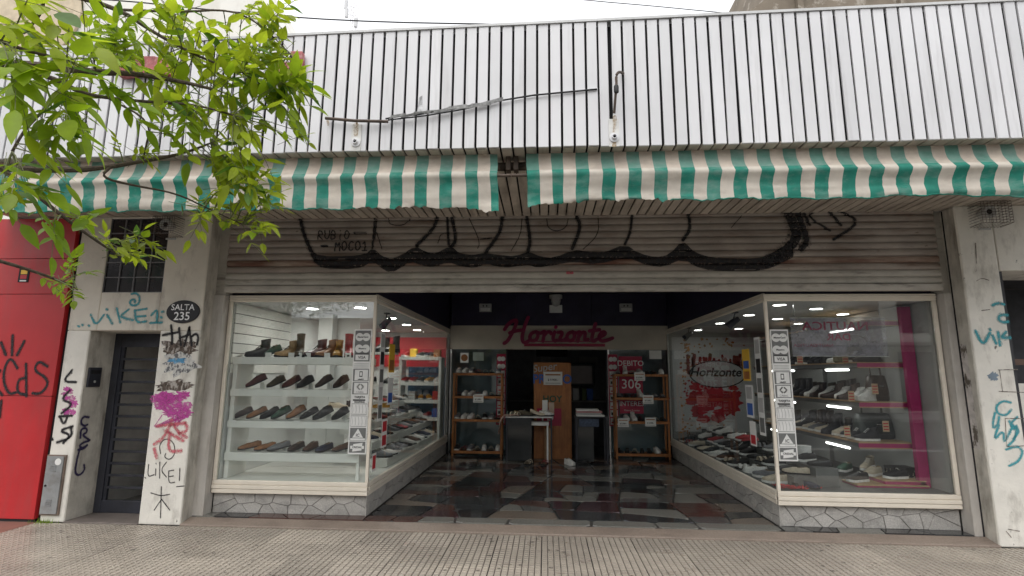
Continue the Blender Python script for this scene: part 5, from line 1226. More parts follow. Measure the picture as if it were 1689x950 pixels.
# ================================================================ BACK OF THE VESTIBULE
G7 = 'shoes on the wooden racks at the shop entrance'
def wooden_rack(x0, x1, y, lab, nm_, levels, styles):
    t = thing('wooden_rack', ((x0+x1)/2, y, .06), lab, 'rack')
    for x in (x0, x1-.035):
        for yy in (y-.14, y+.14): MB().box(x, x+.035, yy-.017, yy+.017, .06, 1.60).part('post', m_orange, t, bevel=.003)
    for k, z in enumerate(levels):
        MB().box(x0-.005, x1+.005, y-.165, y+.165, z-.045, z).part('shelf', m_orange, t, bevel=.004)
        for i in range(7):
            s_, c_ = rnd.choice(styles)
            shoe(s_, c_, (x0+.09+(x1-x0-.18)*i/6, y-.01, z+.001), rnd.uniform(-.25, .25), '%s %s, %s along the %s shelf of the wooden rack %s' % (CN[c_], KN[s_], ORD[i], ['lowest', 'second', 'third', 'top'][k], nm_), G7, sole=WHITE if s_ in ('sneaker', 'hightop') else BLACK)
    return t
wooden_rack(-1.80, -.83, 4.52, 'orange wooden shoe rack beside the white shelved window', 'near the white shelves', (.16, .75, 1.19, 1.63), [('sneaker', BLACK), ('sneaker', WHITE), ('sandal', RED), ('sneaker', GREYC), ('sandal', CREAM)])
wooden_rack(1.32, 2.33, 4.52, 'orange wooden shoe rack beside the red mural', 'near the mural', (.16, .75, 1.19, 1.63), [('sneaker', WHITE), ('loafer', BLACK), ('sandal', CREAM), ('loafer', GREYC), ('hightop', WHITE)])
pt = thing('glass_partition', (.25, 4.78, .06), 'glass shop front screen at the rear of the vestibule', 'partition')
for a, b_ in ((-1.94, -.80), (1.25, 2.45)):
    MB().box(a+.03, b_, 4.785, 4.795, .07, 2.114).part('pane', m_glass2, pt); MB().box(a, a+.03, 4.765, 4.815, .06, 2.114).part('post', m_chrome, pt); 
for x_ in (-.80, 1.22): MB().box(x_, x_+.03, 4.765, 4.815, .06, 2.114).part('post', m_gate, pt)
def entry_decals(x0, x1, lab):
    t = thing('entry_decal_strip', ((x0+x1)/2, 4.755, .75), lab, 'sticker strip')
    MB().box(x0, x1, 4.752, 4.757, .62, 2.02).part('backing', m_signred, t)
    for k in range(9):
        z = .65+.151*k; MB().box(x0+.022, x1-.022, 4.7495, 4.7515, z, z+.128).part('cell', m_decal if k < 7 else m_signred, t)
        if k >= 7:
            for sx in (-1, 1): MB().lathe(((x0+x1)/2+sx*.035, 4.7492-.0003*sx, z+.064), [(.048, 0), (.048, -.0008)], 16, 'y').part('circle_decal', m_decal, t)
        else:
            MB().box(x0+.04, x1-.04, 4.7478, 4.7494, z+.03, z+.055+.03*(k % 2)).part('print', m_print if k % 2 else m_redp, t)
entry_decals(-.985, -.80, 'red edged strip of payment decals at the entrance by the white shelved window'); entry_decals(1.255, 1.44, 'red edged strip of payment decals at the entrance by the mural')
# red financing signs behind the wooden rack
for s_, big, z0, z1, sub, lab in (('DEBITO', .15, 1.62, 1.98, 'SIN RECARGO', 'crimson sign reading DEBITO above the rack near the mural'), ('306', .26, 1.26, 1.60, '', 'crimson sign reading 306 in the rack near the mural'), ('INTERES', .13, .87, 1.16, 'Minimo 3 cuotas', 'crimson sign reading INTERES in the rack near the mural')):
    c = P(1036, 600, 4.70); t = thing('financing_sign', (c.x, 4.72, z0), lab, 'sign', 'crimson financing signs at the entrance')
    MB().box(1.46, 1.92, 4.715, 4.725, z0, z1).part('sheet', m_signred, t); text(s_, big, m_white2, 'lettering', t, (1.69, 4.712, (z0+z1)/2+(.04 if sub else 0)), bold=.001)
    if sub: text(sub, .045, m_white2, 'lettering', t, (1.69, 4.712, z0+.06))
def price_sheet(px, py, y, w_, h, s_, lab, grp='price sheets at the shop entrance'):
    c = P(px, py, y); t = thing('price_sheet', (c.x, y, c.z-h/2), lab, 'price sheet', grp)
    MB().box(c.x-w_/2, c.x+w_/2, y-.003, y, c.z-h/2, c.z+h/2).part('sheet', m_paper, t)
    text(s_, h*.22, m_print, 'lettering', t, (c.x, y-.0045, c.z-h*.12), bold=.001); MB().box(c.x-w_*.4, c.x+w_*.4, y-.0045, y-.003, c.z+h*.22, c.z+h*.32).part('print', m_orange, t)
    MB().box(c.x-w_*.4, c.x+w_*.4, y-.0045, y-.003, c.z-h*.40, c.z-h*.33).part('print', m_grey, t)
for px, py, lab in ((789, 657, 'white price sheet on the wooden rack near the white shelves'), (1055, 621, 'white price sheet on the top shelf near the mural'), (1069, 659, 'white price sheet on the third shelf near the mural'), (1028, 697, 'white price sheet on the second shelf near the mural, beside the entrance'), (1073, 696, 'bluish price sheet on the second shelf near the mural, beside the mural')):
    price_sheet(px, py, 4.34, .20, .16, '$ 2.500.-', lab)
# notices stuck on the glass
for px, py, w_, h, mt, lab in ((766, 590, .17, .20, m_paper, 'white notice with an orange round print on the entrance glass'), (789, 588, .22, .17, M('pale_green_paper', (.42, .50, .44), .7), 'pale green notice on the entrance glass'), (1081, 585, .24, .17, m_paper, 'white notice high on the entrance glass near the mural')):
    c = P(px, py, 4.775); t = thing('notice', c, lab, 'notice'); MB().box(c.x-w_/2, c.x+w_/2, 4.776, 4.779, c.z-h/2, c.z+h/2).part('sheet', mt, t)
    if px == 766: MB().lathe((c.x, 4.7758, c.z), [(.07, 0), (.07, -.001)], 18, 'y').part('print', m_orange, t)
# magenta script sign
sg = thing('script_sign', (.15, 4.74, 2.1), 'magenta script letter shop sign on the beige header beam', 'sign')
zs_ = lambda px, py: P(730+px/4.445, 480+py/4.443, 4.735)
SY = 4.735
LETTERS = [[[(455, 285), (475, 250), (510, 222), (548, 212), (535, 260), (505, 320), (478, 368), (452, 385)], [(628, 195), (605, 250), (588, 310), (582, 360), (600, 385), (640, 362)], [(492, 310), (540, 292), (598, 288)]],
 [[(690, 300), (655, 305), (636, 340), (650, 368), (685, 362), (702, 330), (690, 300)], [(695, 305), (720, 312), (745, 298)]],
 [[(750, 298), (742, 335), (735, 370)], [(742, 330), (765, 302), (790, 300), (795, 315)]],
 [[(822, 300), (808, 345), (818, 370), (838, 362)], [(828, 268), (832, 264)]],
 [[(845, 305), (885, 300), (850, 365), (890, 362), (905, 350)]],
 [[(955, 300), (922, 308), (908, 340), (922, 368), (955, 362), (970, 332), (955, 300)], [(962, 306), (985, 310), (1000, 300)]],
 [[(1005, 300), (990, 370)], [(996, 340), (1020, 304), (1045, 302), (1042, 335), (1040, 366), (1065, 355)]],
 [[(1120, 240), (1100, 310), (1090, 360), (1110, 370), (1130, 355)], [(1075, 295), (1150, 285)]],
 [[(1145, 340), (1195, 318), (1185, 298), (1158, 306), (1142, 345), (1162, 370), (1205, 362), (1245, 345)]]]
for L_ in LETTERS:
    m = MB()
    for k_, st in enumerate(L_):
        q = dense(smooth_path([zs_(*p)-Vector((0, .010*k_, 0)) for p in st], 2), .03); m.ribbon(q, .036, (0, -1, 0), thick=.05)
    m.part('letter', m_magsign, sg)
m = MB(); m.ribbon([zs_(640, 366), zs_(760, 372), zs_(1000, 370), zs_(1110, 370)], .012, (0, -1, 0), thick=.03); m.part('letter_link', m_magsign, sg)
a, b_ = zs_(598, 386), zs_(1190, 408)
MB().box(a.x, b_.x, SY-.03, SY, b_.z, a.z).part('underline_bar', m_signred, sg, bevel=.003); text('CALZADOS  MARROQUINERIA  ACCESORIOS', .075, m_magsign, 'lettering', sg, ((a.x+b_.x)/2, SY-.032, (a.z+b_.z)/2))
# emergency lights, camera
for px, lab in ((801, 'white emergency light box on the dark bulkhead by the white shelved window'), (1032, 'white emergency light box on the dark bulkhead by the mural')):
    c = P(px, 508, 4.76); t = thing('emergency_light', (c.x, 4.76, c.z), lab, 'emergency light', 'emergency lights on the bulkhead')
    MB().box(c.x-.125, c.x+.125, 4.69, 4.762, c.z-.085, c.z+.085).part('case', m_grey, t, bevel=.01); MB().box(c.x-.10, c.x+.10, 4.684, 4.6895, c.z-.07, c.z-.01).part('lens', m_decal, t)
    for dx in (-.04, .03): MB().lathe((c.x+dx, 4.69, c.z+.035), [(.016, 0), (.016, -.006), (.0, -.007)], 10, 'y').part('indicator', m_black, t)
c = P(917, 495, 4.6); t = thing('security_camera', (c.x, 4.7, c.z), 'pale dome security camera and notice above the shop sign', 'security camera')
MB().lathe((c.x, 4.66, c.z-.06), [(.13, .17), (.13, .10), (.10, .09), (.095, .04), (.075, -.03), (.03, -.06)], 18).part('dome', m_grey, t, smooth=True); MB().box(c.x-.13, c.x+.13, 4.758, 4.763, c.z-.24, c.z-.08).part('notice', m_paper, t); MB().box(c.x-.05, c.x+.05, 4.66, 4.76, c.z+.0, c.z+.06).part('bracket', m_grey, t)
# sale stand, tables
st = thing('sale_stand', (.14, 4.3, .06), 'orange wooden panel stand with blue sale lettering at the doorway', 'stand')
MB().box(-.22, .49, 4.26, 4.30, .06, 1.84).part('board', m_orange, st, bevel=.004)
for x_ in (-.2, .44): MB().box(x_, x_+.03, 4.301, 4.55, .06, .12).part('foot', m_orange, st)
text('Super', .20, m_grey, 'lettering', st, (-.02, 4.256, 1.74), rot=(rad(90), rad(-8), 0), shear=.2, bold=.002); text('PRECIO', .24, m_blue, 'lettering', st, (.13, 4.256, 1.52), sx=.92, bold=.006)
text('HOY', .17, M('dark_green_print', (.03, .10, .06)), 'lettering', st, (.13, 4.256, 1.15), bold=.004)
MB().box(-.16, .30, 4.252, 4.2575, .66, .98).part('crimson_sheet', m_signred, st); text('15', .30, m_white2, 'lettering', st, (.02, 4.250, .84))
price_sheet(912, 624, 4.245, .36, .25, '$ 9.900.-', 'large white and yellow price sheet on the orange sale stand')
def table(x0, x1, y0, y1, h, mt, lm, nm, lab, skirt=True):
    t = thing(nm, ((x0+x1)/2, (y0+y1)/2, .06), lab, 'table')
    MB().box(x0, x1, y0, y1, h-.02, h).part('table_top', mt, t, bevel=.003)
    for x in (x0+.01, x1-.04):
        for y in (y0+.01, y1-.04): MB().box(x, x+.028, y, y+.028, .06, h-.0205).part('leg', lm, t, bevel=.002)
    if skirt: MB().box(x0+.045, x0+(x1-x0)*.55, y0+.015, y0+.025, .10, h-.03).part('front_panel', m_dglass, t)
    return t
m_dglass = M('smoked_glass', (.03, .034, .036), .08, .1)
table(-.72, .13, 3.72, 4.18, .86, m_decal, m_gate, 'display_table', 'pale small display table with sandals in front of the sale stand')
G8 = 'shoes on the pale display table'
for i, (x_, s_, c_, r_) in enumerate(((-.55, 'sandal', CREAM, .9), (-.36, 'sneaker', OLIVE, 1.2), (-.14, 'heel', CREAM, 1.4), (.02, 'sneaker', WHITE, 1.2))): shoe(s_, c_, (x_, 3.9, .861), r_, '%s %s, %s from the draped scarf on the pale table' % (CN[c_], KN[s_], ORD[i]), G8)
for x_, h_ in ((-.06, .28), (.06, .24)): MB().box(x_, x_+.10, 4.02, 4.05, .861, .861+h_).single('box_card', m_paper if h_ > .25 else M('tan_card', (.55, .42, .32)), '%s card standing on the pale table' % ('tall white' if h_ > .25 else 'short tan'), 'card', bevel=.002)
m = MB(); n = 8
V = []
for i in range(13):
    q = i/12; x_ = -.48-.30*min(1, q*1.6)-.06*q; z = .875-.0*q if q < .5 else .875-.42*(q-.5)*1.5
    V += [(x_+.01*math.sin(j*2+i), 3.70+.045*j+.02*math.sin(i*.9), z+.012*math.sin(j*1.7+i*.8)) for j in range(n)]
m.add(V, [(i*n+j, (i+1)*n+j, (i+1)*n+j+1, i*n+j+1) for i in range(12) for j in range(n-1)])
m.single('patterned_scarf', M('scarf_print', (.52, .40, .34), .9, .2, 20, dirt=(.45, .06, .06), da=.9, ds=(24, 24, 24), dt=(.54, .58)), 'patterned cream and red scarf draped over the pale table corner', 'scarf', smooth=True, fix=False)
table(.53, 1.12, 3.75, 4.2, .87, m_dark, m_gate, 'dark_table', 'dark small table with folded goods beside the sale stand')
for k, (mt, w_) in enumerate(((m_paper, .50), (m_grey, .44), (M('pink_pack', (.5, .25, .25)), .46), (m_paper, .4))): MB().box(.56, .56+w_, 3.80, 4.1, .8705+.032*k, .8995+.032*k).single('folded_pack', mt, '%s folded pack in the pile on the dark table' % ['lowest white', 'grey', 'pink', 'topmost white'][k], 'pack', 'folded packs on the dark table', bevel=.004)
MB().box(.60, .95, 3.742, 3.749, .70, .83).single('striped_notice', M('dull_blue_notice', (.06, .085, .14), .6, .3, 30), 'dull blue notice hanging on the front of the dark table', 'notice')
stl = thing('white_stool', (-.12, 3.95, .06), 'white square stool standing under the pale display table', 'stool')
MB().box(-.30, .06, 3.80, 4.12, .70, .76).part('seat', m_decal, stl, bevel=.006)
for x_ in (-.29, .02):
    for y_ in (3.81, 4.08): MB().box(x_, x_+.03, y_, y_+.03, .06, .699).part('leg', m_decal, stl, bevel=.002)
MB().box(-.02, .10, 4.14, 4.17, .06, .62).single('tan_board', M('tan_board_wood', (.45, .27, .14), .6, .15, 8), 'tan board leaning behind the white stool', 'board', bevel=.003)
for i, (x_, c_, s_) in enumerate(((-.30, CREAM, 'sandal'), (.42, WHITE, 'sneaker'), (-.02, RED, 'sandal'), (.62, BLACK, 'loafer'))): shoe(s_, c_, (x_, 3.62, .061), rnd.uniform(-1, 1), '%s %s on the polished floor in front of the entrance tables' % (CN[c_], KN[s_]), 'shoes on the floor by the tables', sole=WHITE if s_ == 'sneaker' else BLACK)
for i, (x_, c_, s_) in enumerate(((-.62, GREEN, 'sandal'), (-.46, CAMEL, 'loafer'), (-.26, CREAM, 'sandal'))): shoe(s_, c_, (x_, 4.06, .861), 1.0+.3*i, '%s %s in the rear row on the pale table' % (CN[c_], KN[s_]), G8)
# dark shop interior
for a_, b2 in ((-1.92, -.82), (1.28, 2.44)): MB().box(a_, b2, 5.35, 5.4, .05, 2.6).single('inner_screen_wall', M('blue_grey_paint', (.34, .38, .42), .6, .08, 2) if 'blue_grey_paint' not in MATS else MATS['blue_grey_paint'], kind='structure')
ct = thing('shop_counter', (.6, 6.6, .05), 'dark counter inside the unlit shop', 'counter')
MB().box(-.9, 2.2, 6.3, 6.9, .05, 1.0).part('body', m_dark, ct, bevel=.01); MB().box(-.95, 2.25, 6.25, 6.95, 1.0, 1.04).part('top', m_dwall, ct, bevel=.005)
fr = thing('framed_screen', (.95, 6.2, 1.6), 'black framed screen with a dull reddish face inside the dark shop', 'screen')  # screen face is a plain dark reddish colour
c = P(958, 618, 6.2); MB().box(c.x-.32, c.x+.32, 6.2, 6.25, c.z-.26, c.z+.26).part('frame', m_black, fr, bevel=.01); MB().box(c.x-.26, c.x+.26, 6.193, 6.199, c.z-.2, c.z+.2).part('screen', M('dim_screen', (.09, .06, .055), .3), fr); MB().tube([(c.x, 6.23, 1.04), (c.x, 6.23, c.z-.25)], .03, 8).part('stand', m_black, fr)
for k, (px, py, mt, lab) in enumerate(((950, 640, m_grey, 'small grey box on the shop counter'), (962, 642, M('dull_green', (.12, .16, .06)), 'small green box on the shop counter'), (973, 642, m_blue, 'small blue box on the shop counter'))):
    c = P(px, 648, 6.4); MB().box(c.x-.07, c.x+.07, 6.4, 6.5, 1.041, 1.041+.26).single('counter_box', mt, lab, 'box', bevel=.004)
for px, py, lab in ((900, 592, 'pale notice on the dark shop wall near the sale stand'), (963, 594, 'pale square notice on the dark shop wall'), (978, 595, 'pale notice nearest the entry decals on the dark shop wall')):
    c = P(px, py, 8.38); MB().box(c.x-.13, c.x+.13, 8.38, 8.399, c.z-.1, c.z+.1).single('wall_notice', m_grey, lab, 'notice')
c = P(910, 579, 7.5); MB().box(c.x-.4, c.x+.4, 7.5, 7.6, c.z-.14, c.z+.14).single('wall_screen', m_black, 'black wide screen high inside the dark shop', 'screen', bevel=.01)

# ================================================================ ABOVE THE CANOPY
hb = thing('upper_house', (-7.5, 3.2, 3.6), 'pale rendered house wall rising behind the leaves above the canopy', 'building')
a, b_ = P(462, 62, 3.0), P(428, -2, 3.0)
m = MB(); poly = [(-11, 3.0, 3.45), (a.x, 3.0, 3.45), (a.x, 3.0, a.z), (b_.x, 3.0, b_.z), (b_.x-1.2, 3.0, 11), (-11, 3.0, 11)]
m.prism(poly, (0, 3, 0)); m.part('wall', m_cwall, hb, bevel=.02)
c = P(45, 20, 2.9); MB().lathe((c.x, 2.99, c.z), [(1.1, 0), (1.1, -.05), (.95, -.06), (.95, -.02)], 28, 'y').part('arched_panel', M('ochre_render', (.55, .46, .33), .9), hb)
MB().box(-11, -8.05, 2.93, 2.995, 7.25, 7.6).part('brick_band', M('faded_brick', (.36, .19, .13), .9, .2, 9), hb)
cb_ = thing('concrete_house', (8, 3.0, 3.6), 'weathered brown concrete parapet above the white slats', 'building')
a = P(1234, 19, 2.6); q_ = P(1262, 0, 2.6); u_ = P(1275, -30, 2.6)
m = MB(); m.prism([(a.x, 2.6, 3.45), (13, 2.6, 3.45), (13, 2.6, 10), (u_.x, 2.6, u_.z+1), (q_.x, 2.6, q_.z), (a.x, 2.6, a.z)], (0, 5, 0)); m.part('parapet', m_concrete, cb_)
for x_ in (q_.x+.5, q_.x+2.2, q_.x+3.6, q_.x+5.2): MB().box(x_, x_+.10, 2.50, 2.598, 7.2, 10).part('rib', m_concrete, cb_, bevel=.01)
MB().box(q_.x+.1, 13, 2.45, 2.597, 8.6, 8.9).part('ledge', m_concrete, cb_, bevel=.02)
# lattice mast
mast = thing('lattice_mast', (0, 46, 0), 'thin pale lattice antenna mast far behind the roof', 'mast')
c0, c1 = P(583, 52, 46), P(583, -30, 46); wd = .30
m = MB(); zb_m = 3.0
for sx in (-1, 1):
    for sy in (-1, 1): m.tube([(c0.x+sx*wd, 46+sy*wd, zb_m), (c0.x+sx*wd, 46+sy*wd, c1.z)], .035, 4)
z = zb_m; k = 0
while z < c1.z:
    for sy in (-1, 1): m.tube([(c0.x-wd*(1 if k % 2 else -1), 46+sy*wd, z), (c0.x+wd*(1 if k % 2 else -1), 46+sy*wd, z+.6)], .022, 4)
    z += .6; k += 1
m.part('lattice', M('mast_paint', (.62, .58, .58), .6), mast)
for px, py in ((571, 8), (572, 22), (587, 38)):
    c = P(px, py, 45.5); MB().box(c.x-.16, c.x+.16, 45.3, 45.6, c.z-.55, c.z+.55).part('antenna_box', M('antenna_grey', (.5, .5, .5)) if 'antenna_grey' not in MATS else MATS['antenna_grey'], mast, bevel=.03)
    MB().tube([(c.x, 45.6, c.z), (c0.x, 46, c.z)], .03, 4).part('arm', m_grey, mast)
def overhead(pts, y, lab):
    MB().tube(smooth_path([P(px, py, y) for px, py in pts], 2), .007, 5).single('overhead_cable', m_cable, lab, 'cable', 'overhead cables', smooth=True)
overhead([(-200, -20), (180, -2), (330, 15), (560, 35), (860, 41), (1000, 40)], -1.3 + 0.0, 'thin dark cable running just above the slatted fascia')
overhead([(700, -30), (960, 0), (1080, 10), (1190, 21), (1420, 40)], 1.8, 'thin dark cable dropping towards the concrete parapet')

# ================================================================ OTHER SIDE OF THE STREET (seen only as reflections)
ob = thing('opposite_building', (0, -20, 0), 'plain row of shop fronts and flats across the street', 'building')
m_ob = M('opposite_render', (.34, .31, .28), .9, .12, .7)
for xa, xb, hh, mt in ((-30, -16, 8, m_ob), (-16, -6.5, 4.4, M('opposite_brick', (.26, .15, .11), .9, .12, .7)), (-6.5, 5, 7.5, m_cwall), (5, 16, 6, m_ob), (16, 30, 9, m_cwall)):
    MB().box(xa, xb-.01, -26, -20, 0, hh).part('wall', mt, ob)
    k = xa+.8
    while k < xb-2.2:
        for j in range(int((hh-3.9)/2.3)+ (1 if hh > 5 else 0)): MB().box(k, k+1.5, -20.0, -19.95, 3.7+2.3*j, 5.2+2.3*j).part('window', m_wglass, ob)
        MB().box(k-.2, k+2.1, -20.0, -19.93, .1, 2.8).part('shop_window', m_wglass, ob); k += 2.9
MB().box(-30, 30, -19.95, -18.9, 3.05, 3.2).part('awning_slab', m_ob, ob)

m_otl = M('far_leaf', (.05, .085, .02), .6, .3, 3, trans=.3)
def far_tree(x_, y_, h_, seed, lab):
    r = random.Random(seed); t = thing('kerb_tree', (x_, y_, 0), lab, 'tree', 'trees across the street')
    MB().tube(smooth_path([(x_, y_, 0), (x_+.1, y_, h_*.35), (x_-.1, y_+.1, h_*.6), (x_+.2, y_, h_*.9)], 1), [.17, .15, .14, .12, .10, .07, .05, .04][:len(smooth_path([0*Vector((0,0,0)), Vector((0,0,1)), Vector((0,0,2)), Vector((0,0,3))], 1))] , 8).part('trunk', M('far_bark', (.08, .065, .05), .9) if 'far_bark' not in MATS else MATS['far_bark'], t, smooth=True)
    m = MB(); cl = [Vector((x_+r.gauss(0, 1.3), y_+r.gauss(0, 1.0), h_*.75+r.gauss(0, .9))) for _ in range(22)]
    for k in range(2600):
        c_ = r.choice(cl); p = c_+Vector((r.gauss(0, .45), r.gauss(0, .45), r.gauss(0, .32))); a = Vector((r.uniform(-1, 1), r.uniform(-1, 1), r.uniform(-1, .4))).normalized(); b2 = a.cross(Vector((r.uniform(-1, 1), r.uniform(-1, 1), 1))).normalized()
        m.add([p, p+a*.10+b2*.045, p+a*.2, p+a*.10-b2*.045], [(0, 1, 2, 3)])
    m.part('crown', m_otl, t, fix=False)
far_tree(-11.5, -16.8, 6.6, 3, 'kerbside tree across the street reflected in the white shelved window'); far_tree(9.5, -16.8, 6.4, 5, 'kerbside tree across the street reflected in the magenta window')
# ================================================================ STREET TREE
m_leaf = [M('leaf_%d' % i, c, .42, .16, 9, trans=t_, obj_rand=.18, spec=.4) for i, (c, t_) in enumerate((((.30, .43, .018), .58), ((.23, .36, .018), .58), ((.38, .47, .025), .60), ((.11, .22, .03), .45)))]
tree = thing('street_tree', (-3.0, -4.9, 0), 'street tree branch with bright green pinnate leaves reaching across the facade', 'tree')
TR = []   # polylines with radii
def branch(pts, r0, r1, name='branch'):
    q = smooth_path(pts, 2); k = len(q); rr = [r0+(r1-r0)*i/(k-1) for i in range(k)]
    rr = [a*(1+.16*noise.noise(Vector(p)*23)) for a, p in zip(rr, q)]
    MB().tube(q, rr, 7).part(name, m_bark, tree, smooth=True); TR.append(q); return q
trunk = branch([(-3.0, -4.9, 0), (-2.97, -4.88, 1.0), (-2.95, -4.9, 2.2), (-3.02, -4.86, 3.4), (-2.9, -4.8, 4.6), (-2.8, -4.7, 5.8)], .13, .05, 'trunk')
L0 = Vector((-2.96, -4.89, 1.9))
def limb(start, pts, y0, y1, r0, r1):
    n = len(pts); w_ = [P(px, py, y0+(y1-y0)*i/(n-1)) for i, (px, py) in enumerate(pts)]
    return branch([start]+w_, r0, r1)
A = limb((-2.96, -4.9, 2.3), [(-160, 95), (-20, 103), (60, 108), (150, 119), (225, 121), (312, 137), (360, 150)], -4.5, -4.1, .022, .004)
B = limb(A[len(A)//3], [(90, 128), (130, 152), (165, 160), (240, 168), (318, 171), (385, 190)], -4.35, -4.1, .010, .003)
Cc = limb((-2.95, -4.9, 1.8), [(-170, 262), (-20, 276), (60, 280), (150, 280), (235, 266), (300, 254), (350, 235)], -4.4, -4.0, .018, .003)
D = limb(Cc[int(len(Cc)*.62)], [(165, 292), (215, 305), (290, 318), (345, 345), (400, 370)], -4.2, -3.9, .006, .002)
E_ = limb((-2.95, -4.9, 1.6), [(-170, 200), (-40, 250), (40, 305), (110, 362), (160, 398), (200, 424)], -4.5, -4.0, .012, .003)
F_ = limb((-2.95, -4.9, 1.3), [(-180, 350), (-30, 422), (50, 445), (112, 468), (128, 478)], -4.4, -4.0, .010, .0025)
G_ = limb((-2.95, -4.9, 2.8), [(-150, -40), (40, -25), (190, 10), (250, 52), (330, 95), (400, 120)], -4.4, -4.0, .014, .003)
H_ = limb(A[len(A)//2], [(20, 250), (40, 215), (62, 192), (92, 160), (95, 155)][::-1], -4.45, -4.45, .005, .004)
I_ = limb((-2.96, -4.9, 2.4), [(-120, 50), (0, 66), (42, 84), (110, 98)], -4.7, -4.5, .010, .003)
J_ = limb((-2.95, -4.88, 2.9), [(-60, -80), (75, -10), (68, 20), (52, 42), (40, 55)], -4.6, -4.5, .008, .003)
K_ = limb(G_[len(G_)//2], [(300, 20), (380, 15), (430, 40), (480, 90)], -4.1, -3.9, .006, .002)
Lb = limb(B[len(B)//2], [(250, 200), (240, 245), (236, 262)], -4.2, -4.15, .004, .003)
for st_z, ex in ((3.4, (-4.3, -4.2, 4.6)), (3.8, (-2.0, -5.6, 5.0)), (4.2, (-3.6, -6.0, 5.4)), (4.6, (-2.4, -4.0, 5.8))): branch([(-2.97, -4.86, st_z), Vector((-2.97, -4.86, st_z)).lerp(Vector(ex), .5)+Vector((0, 0, .2)), ex], .05, .015)
# leaflet meshes
LM = {}
def leaflet(v, mi):
    if (v, mi) in LM: return LM[(v, mi)]
    n = 6; V = []; wdt = (.185, .22, .25)[v]; bend = (.10, .20, -.06)[v]
    for i in range(n+1):
        q = i/n; hw_ = wdt*(math.sin(math.pi*min(1, q**.75))**.85)*(1-.25*q) if 0 < i < n else .004
        z = -bend*q*q
        V += [(q, -hw_, z+.16*hw_), (q, 0, z-.05*hw_), (q, hw_, z+.16*hw_)]
    F = []
    for i in range(n): F += [(3*i, 3*i+3, 3*i+4, 3*i+1), (3*i+1, 3*i+4, 3*i+5, 3*i+2)]
    me = MB().add(V, F).mesh('leaf', m_leaf[mi], True, fix=False); LM[(v, mi)] = me; return me
stems = MB(); leaves = []     # (matrix, variant, mat)
ALL = [p for q in TR for p in q]
rl_ = random.Random(21)
def compound(base, dirv, ln, npair, mi, size):
    dirv = dirv.normalized(); side_ = dirv.cross(Vector((0, 0, 1)))
    if side_.length < .1: side_ = Vector((1, 0, 0))
    side_.normalize(); roll = rl_.uniform(-.9, .9); upv = side_.cross(dirv); side_ = (side_*math.cos(roll)+upv*math.sin(roll)).normalized()
    pts = [base+dirv*ln*q+Vector((0, 0, -.14*ln*q*q)) for q in (0, .35, .7, 1)]
    stems.tube(pts, .0011, 3)
    for i in range(npair+1):
        q = .30+.70*i/npair; p = base+dirv*ln*q+Vector((0, 0, -.14*ln*q*q)); tdir = (dirv+Vector((0, 0, -.22*q))).normalized()
        for sg_ in ((0,) if i == npair else (-1, 1)):
            d = (tdir*(1 if sg_ == 0 else .55)+side_*sg_*.8+Vector((rl_.uniform(-.2, .2), rl_.uniform(-.2, .2), rl_.uniform(-.45, .12)))).normalized()
            s = size*rl_.uniform(.75, 1.15)*(1.12 if sg_ == 0 else 1)
            zv = Vector((rl_.uniform(-.5, .5), rl_.uniform(-.9, .2), 1)); yv = zv.cross(d).normalized(); zv = d.cross(yv)
            mt = Matrix(((d.x*s, yv.x*s, zv.x*s, p.x), (d.y*s, yv.y*s, zv.y*s, p.y), (d.z*s, yv.z*s, zv.z*s, p.z), (0, 0, 0, 1)))
            leaves.append((mt, rl_.randrange(3), rl_.choice((mi, mi, mi, rl_.randrange(4)))))
BLOBS = [(60, 25, 80, 40, 8, -4.65, .085, 2), (50, 130, 80, 60, 8, -4.6, .088, 0), (70, 235, 80, 55, 8, -4.55, .085, 0), (25, 175, 40, 30, 3, -4.75, .10, 0), (230, 45, 80, 55, 18, -4.2, .075, 0), (340, 85, 80, 60, 20, -4.05, .092, 2), (415, 130, 70, 60, 20, -3.95, .094, 0),
  (375, 220, 60, 60, 19, -4.0, .094, 2), (300, 190, 55, 45, 16, -4.1, .075, 0), (390, 300, 48, 48, 22, -3.95, .07, 2), (345, 350, 38, 25, 9, -3.95, .055, 2), (405, 375, 26, 26, 7, -3.9, .055, 2), (205, 400, 44, 20, 11, -4.0, .058, 2), (108, 455, 36, 28, 9, -4.05, .045, 0), 
  (25, 330, 55, 45, 6, -4.5, .075, 1), (468, 100, 34, 50, 12, -3.9, .06, 2), (430, 40, 40, 36, 12, -4.0, .065, 2), (215, 252, 38, 12, 6, -4.15, .042, 2), (490, 220, 18, 22, 2, -3.95, .05, 2), (150, 160, 60, 40, 7, -4.35, .07, 1), (110, 375, 40, 25, 4, -4.25, .08, 1), (180, 90, 60, 30, 9, -4.3, .065, 0), (440, 340, 20, 22, 4, -3.9, .05, 2)]
for bx0, by0, rx, ry, n, y, size, mi in BLOBS:
    for k in range(n):
        a = rl_.uniform(0, 6.283); q = math.sqrt(rl_.random()); p = P(bx0+rx*q*math.cos(a), by0+ry*q*math.sin(a), y+rl_.uniform(-.14, .14))
        near = min(ALL, key=lambda v: (v-p).length_squared); d = p-near; lim = .17+.12*rl_.random()
        if d.length > lim: d = d*(lim/d.length); p = near+d
        ln = rl_.uniform(.13, .20)*size/.065
        if d.length > .05:
            mid = near.lerp(p, .5)+Vector((0, 0, .04*d.length)); stems.tube([near, mid, p], [.0024, .0018, .0012], 4)
        if d.length < .02: d = Vector((1, 0, -.3))
        dv = d.normalized()*.7+Vector((rl_.uniform(-.3, .9), rl_.uniform(-.5, .5), rl_.uniform(-.65, .55)))
        compound(p-dv.normalized()*ln*.5, dv, ln, rl_.choice((2, 3, 3, 4)), mi, size)
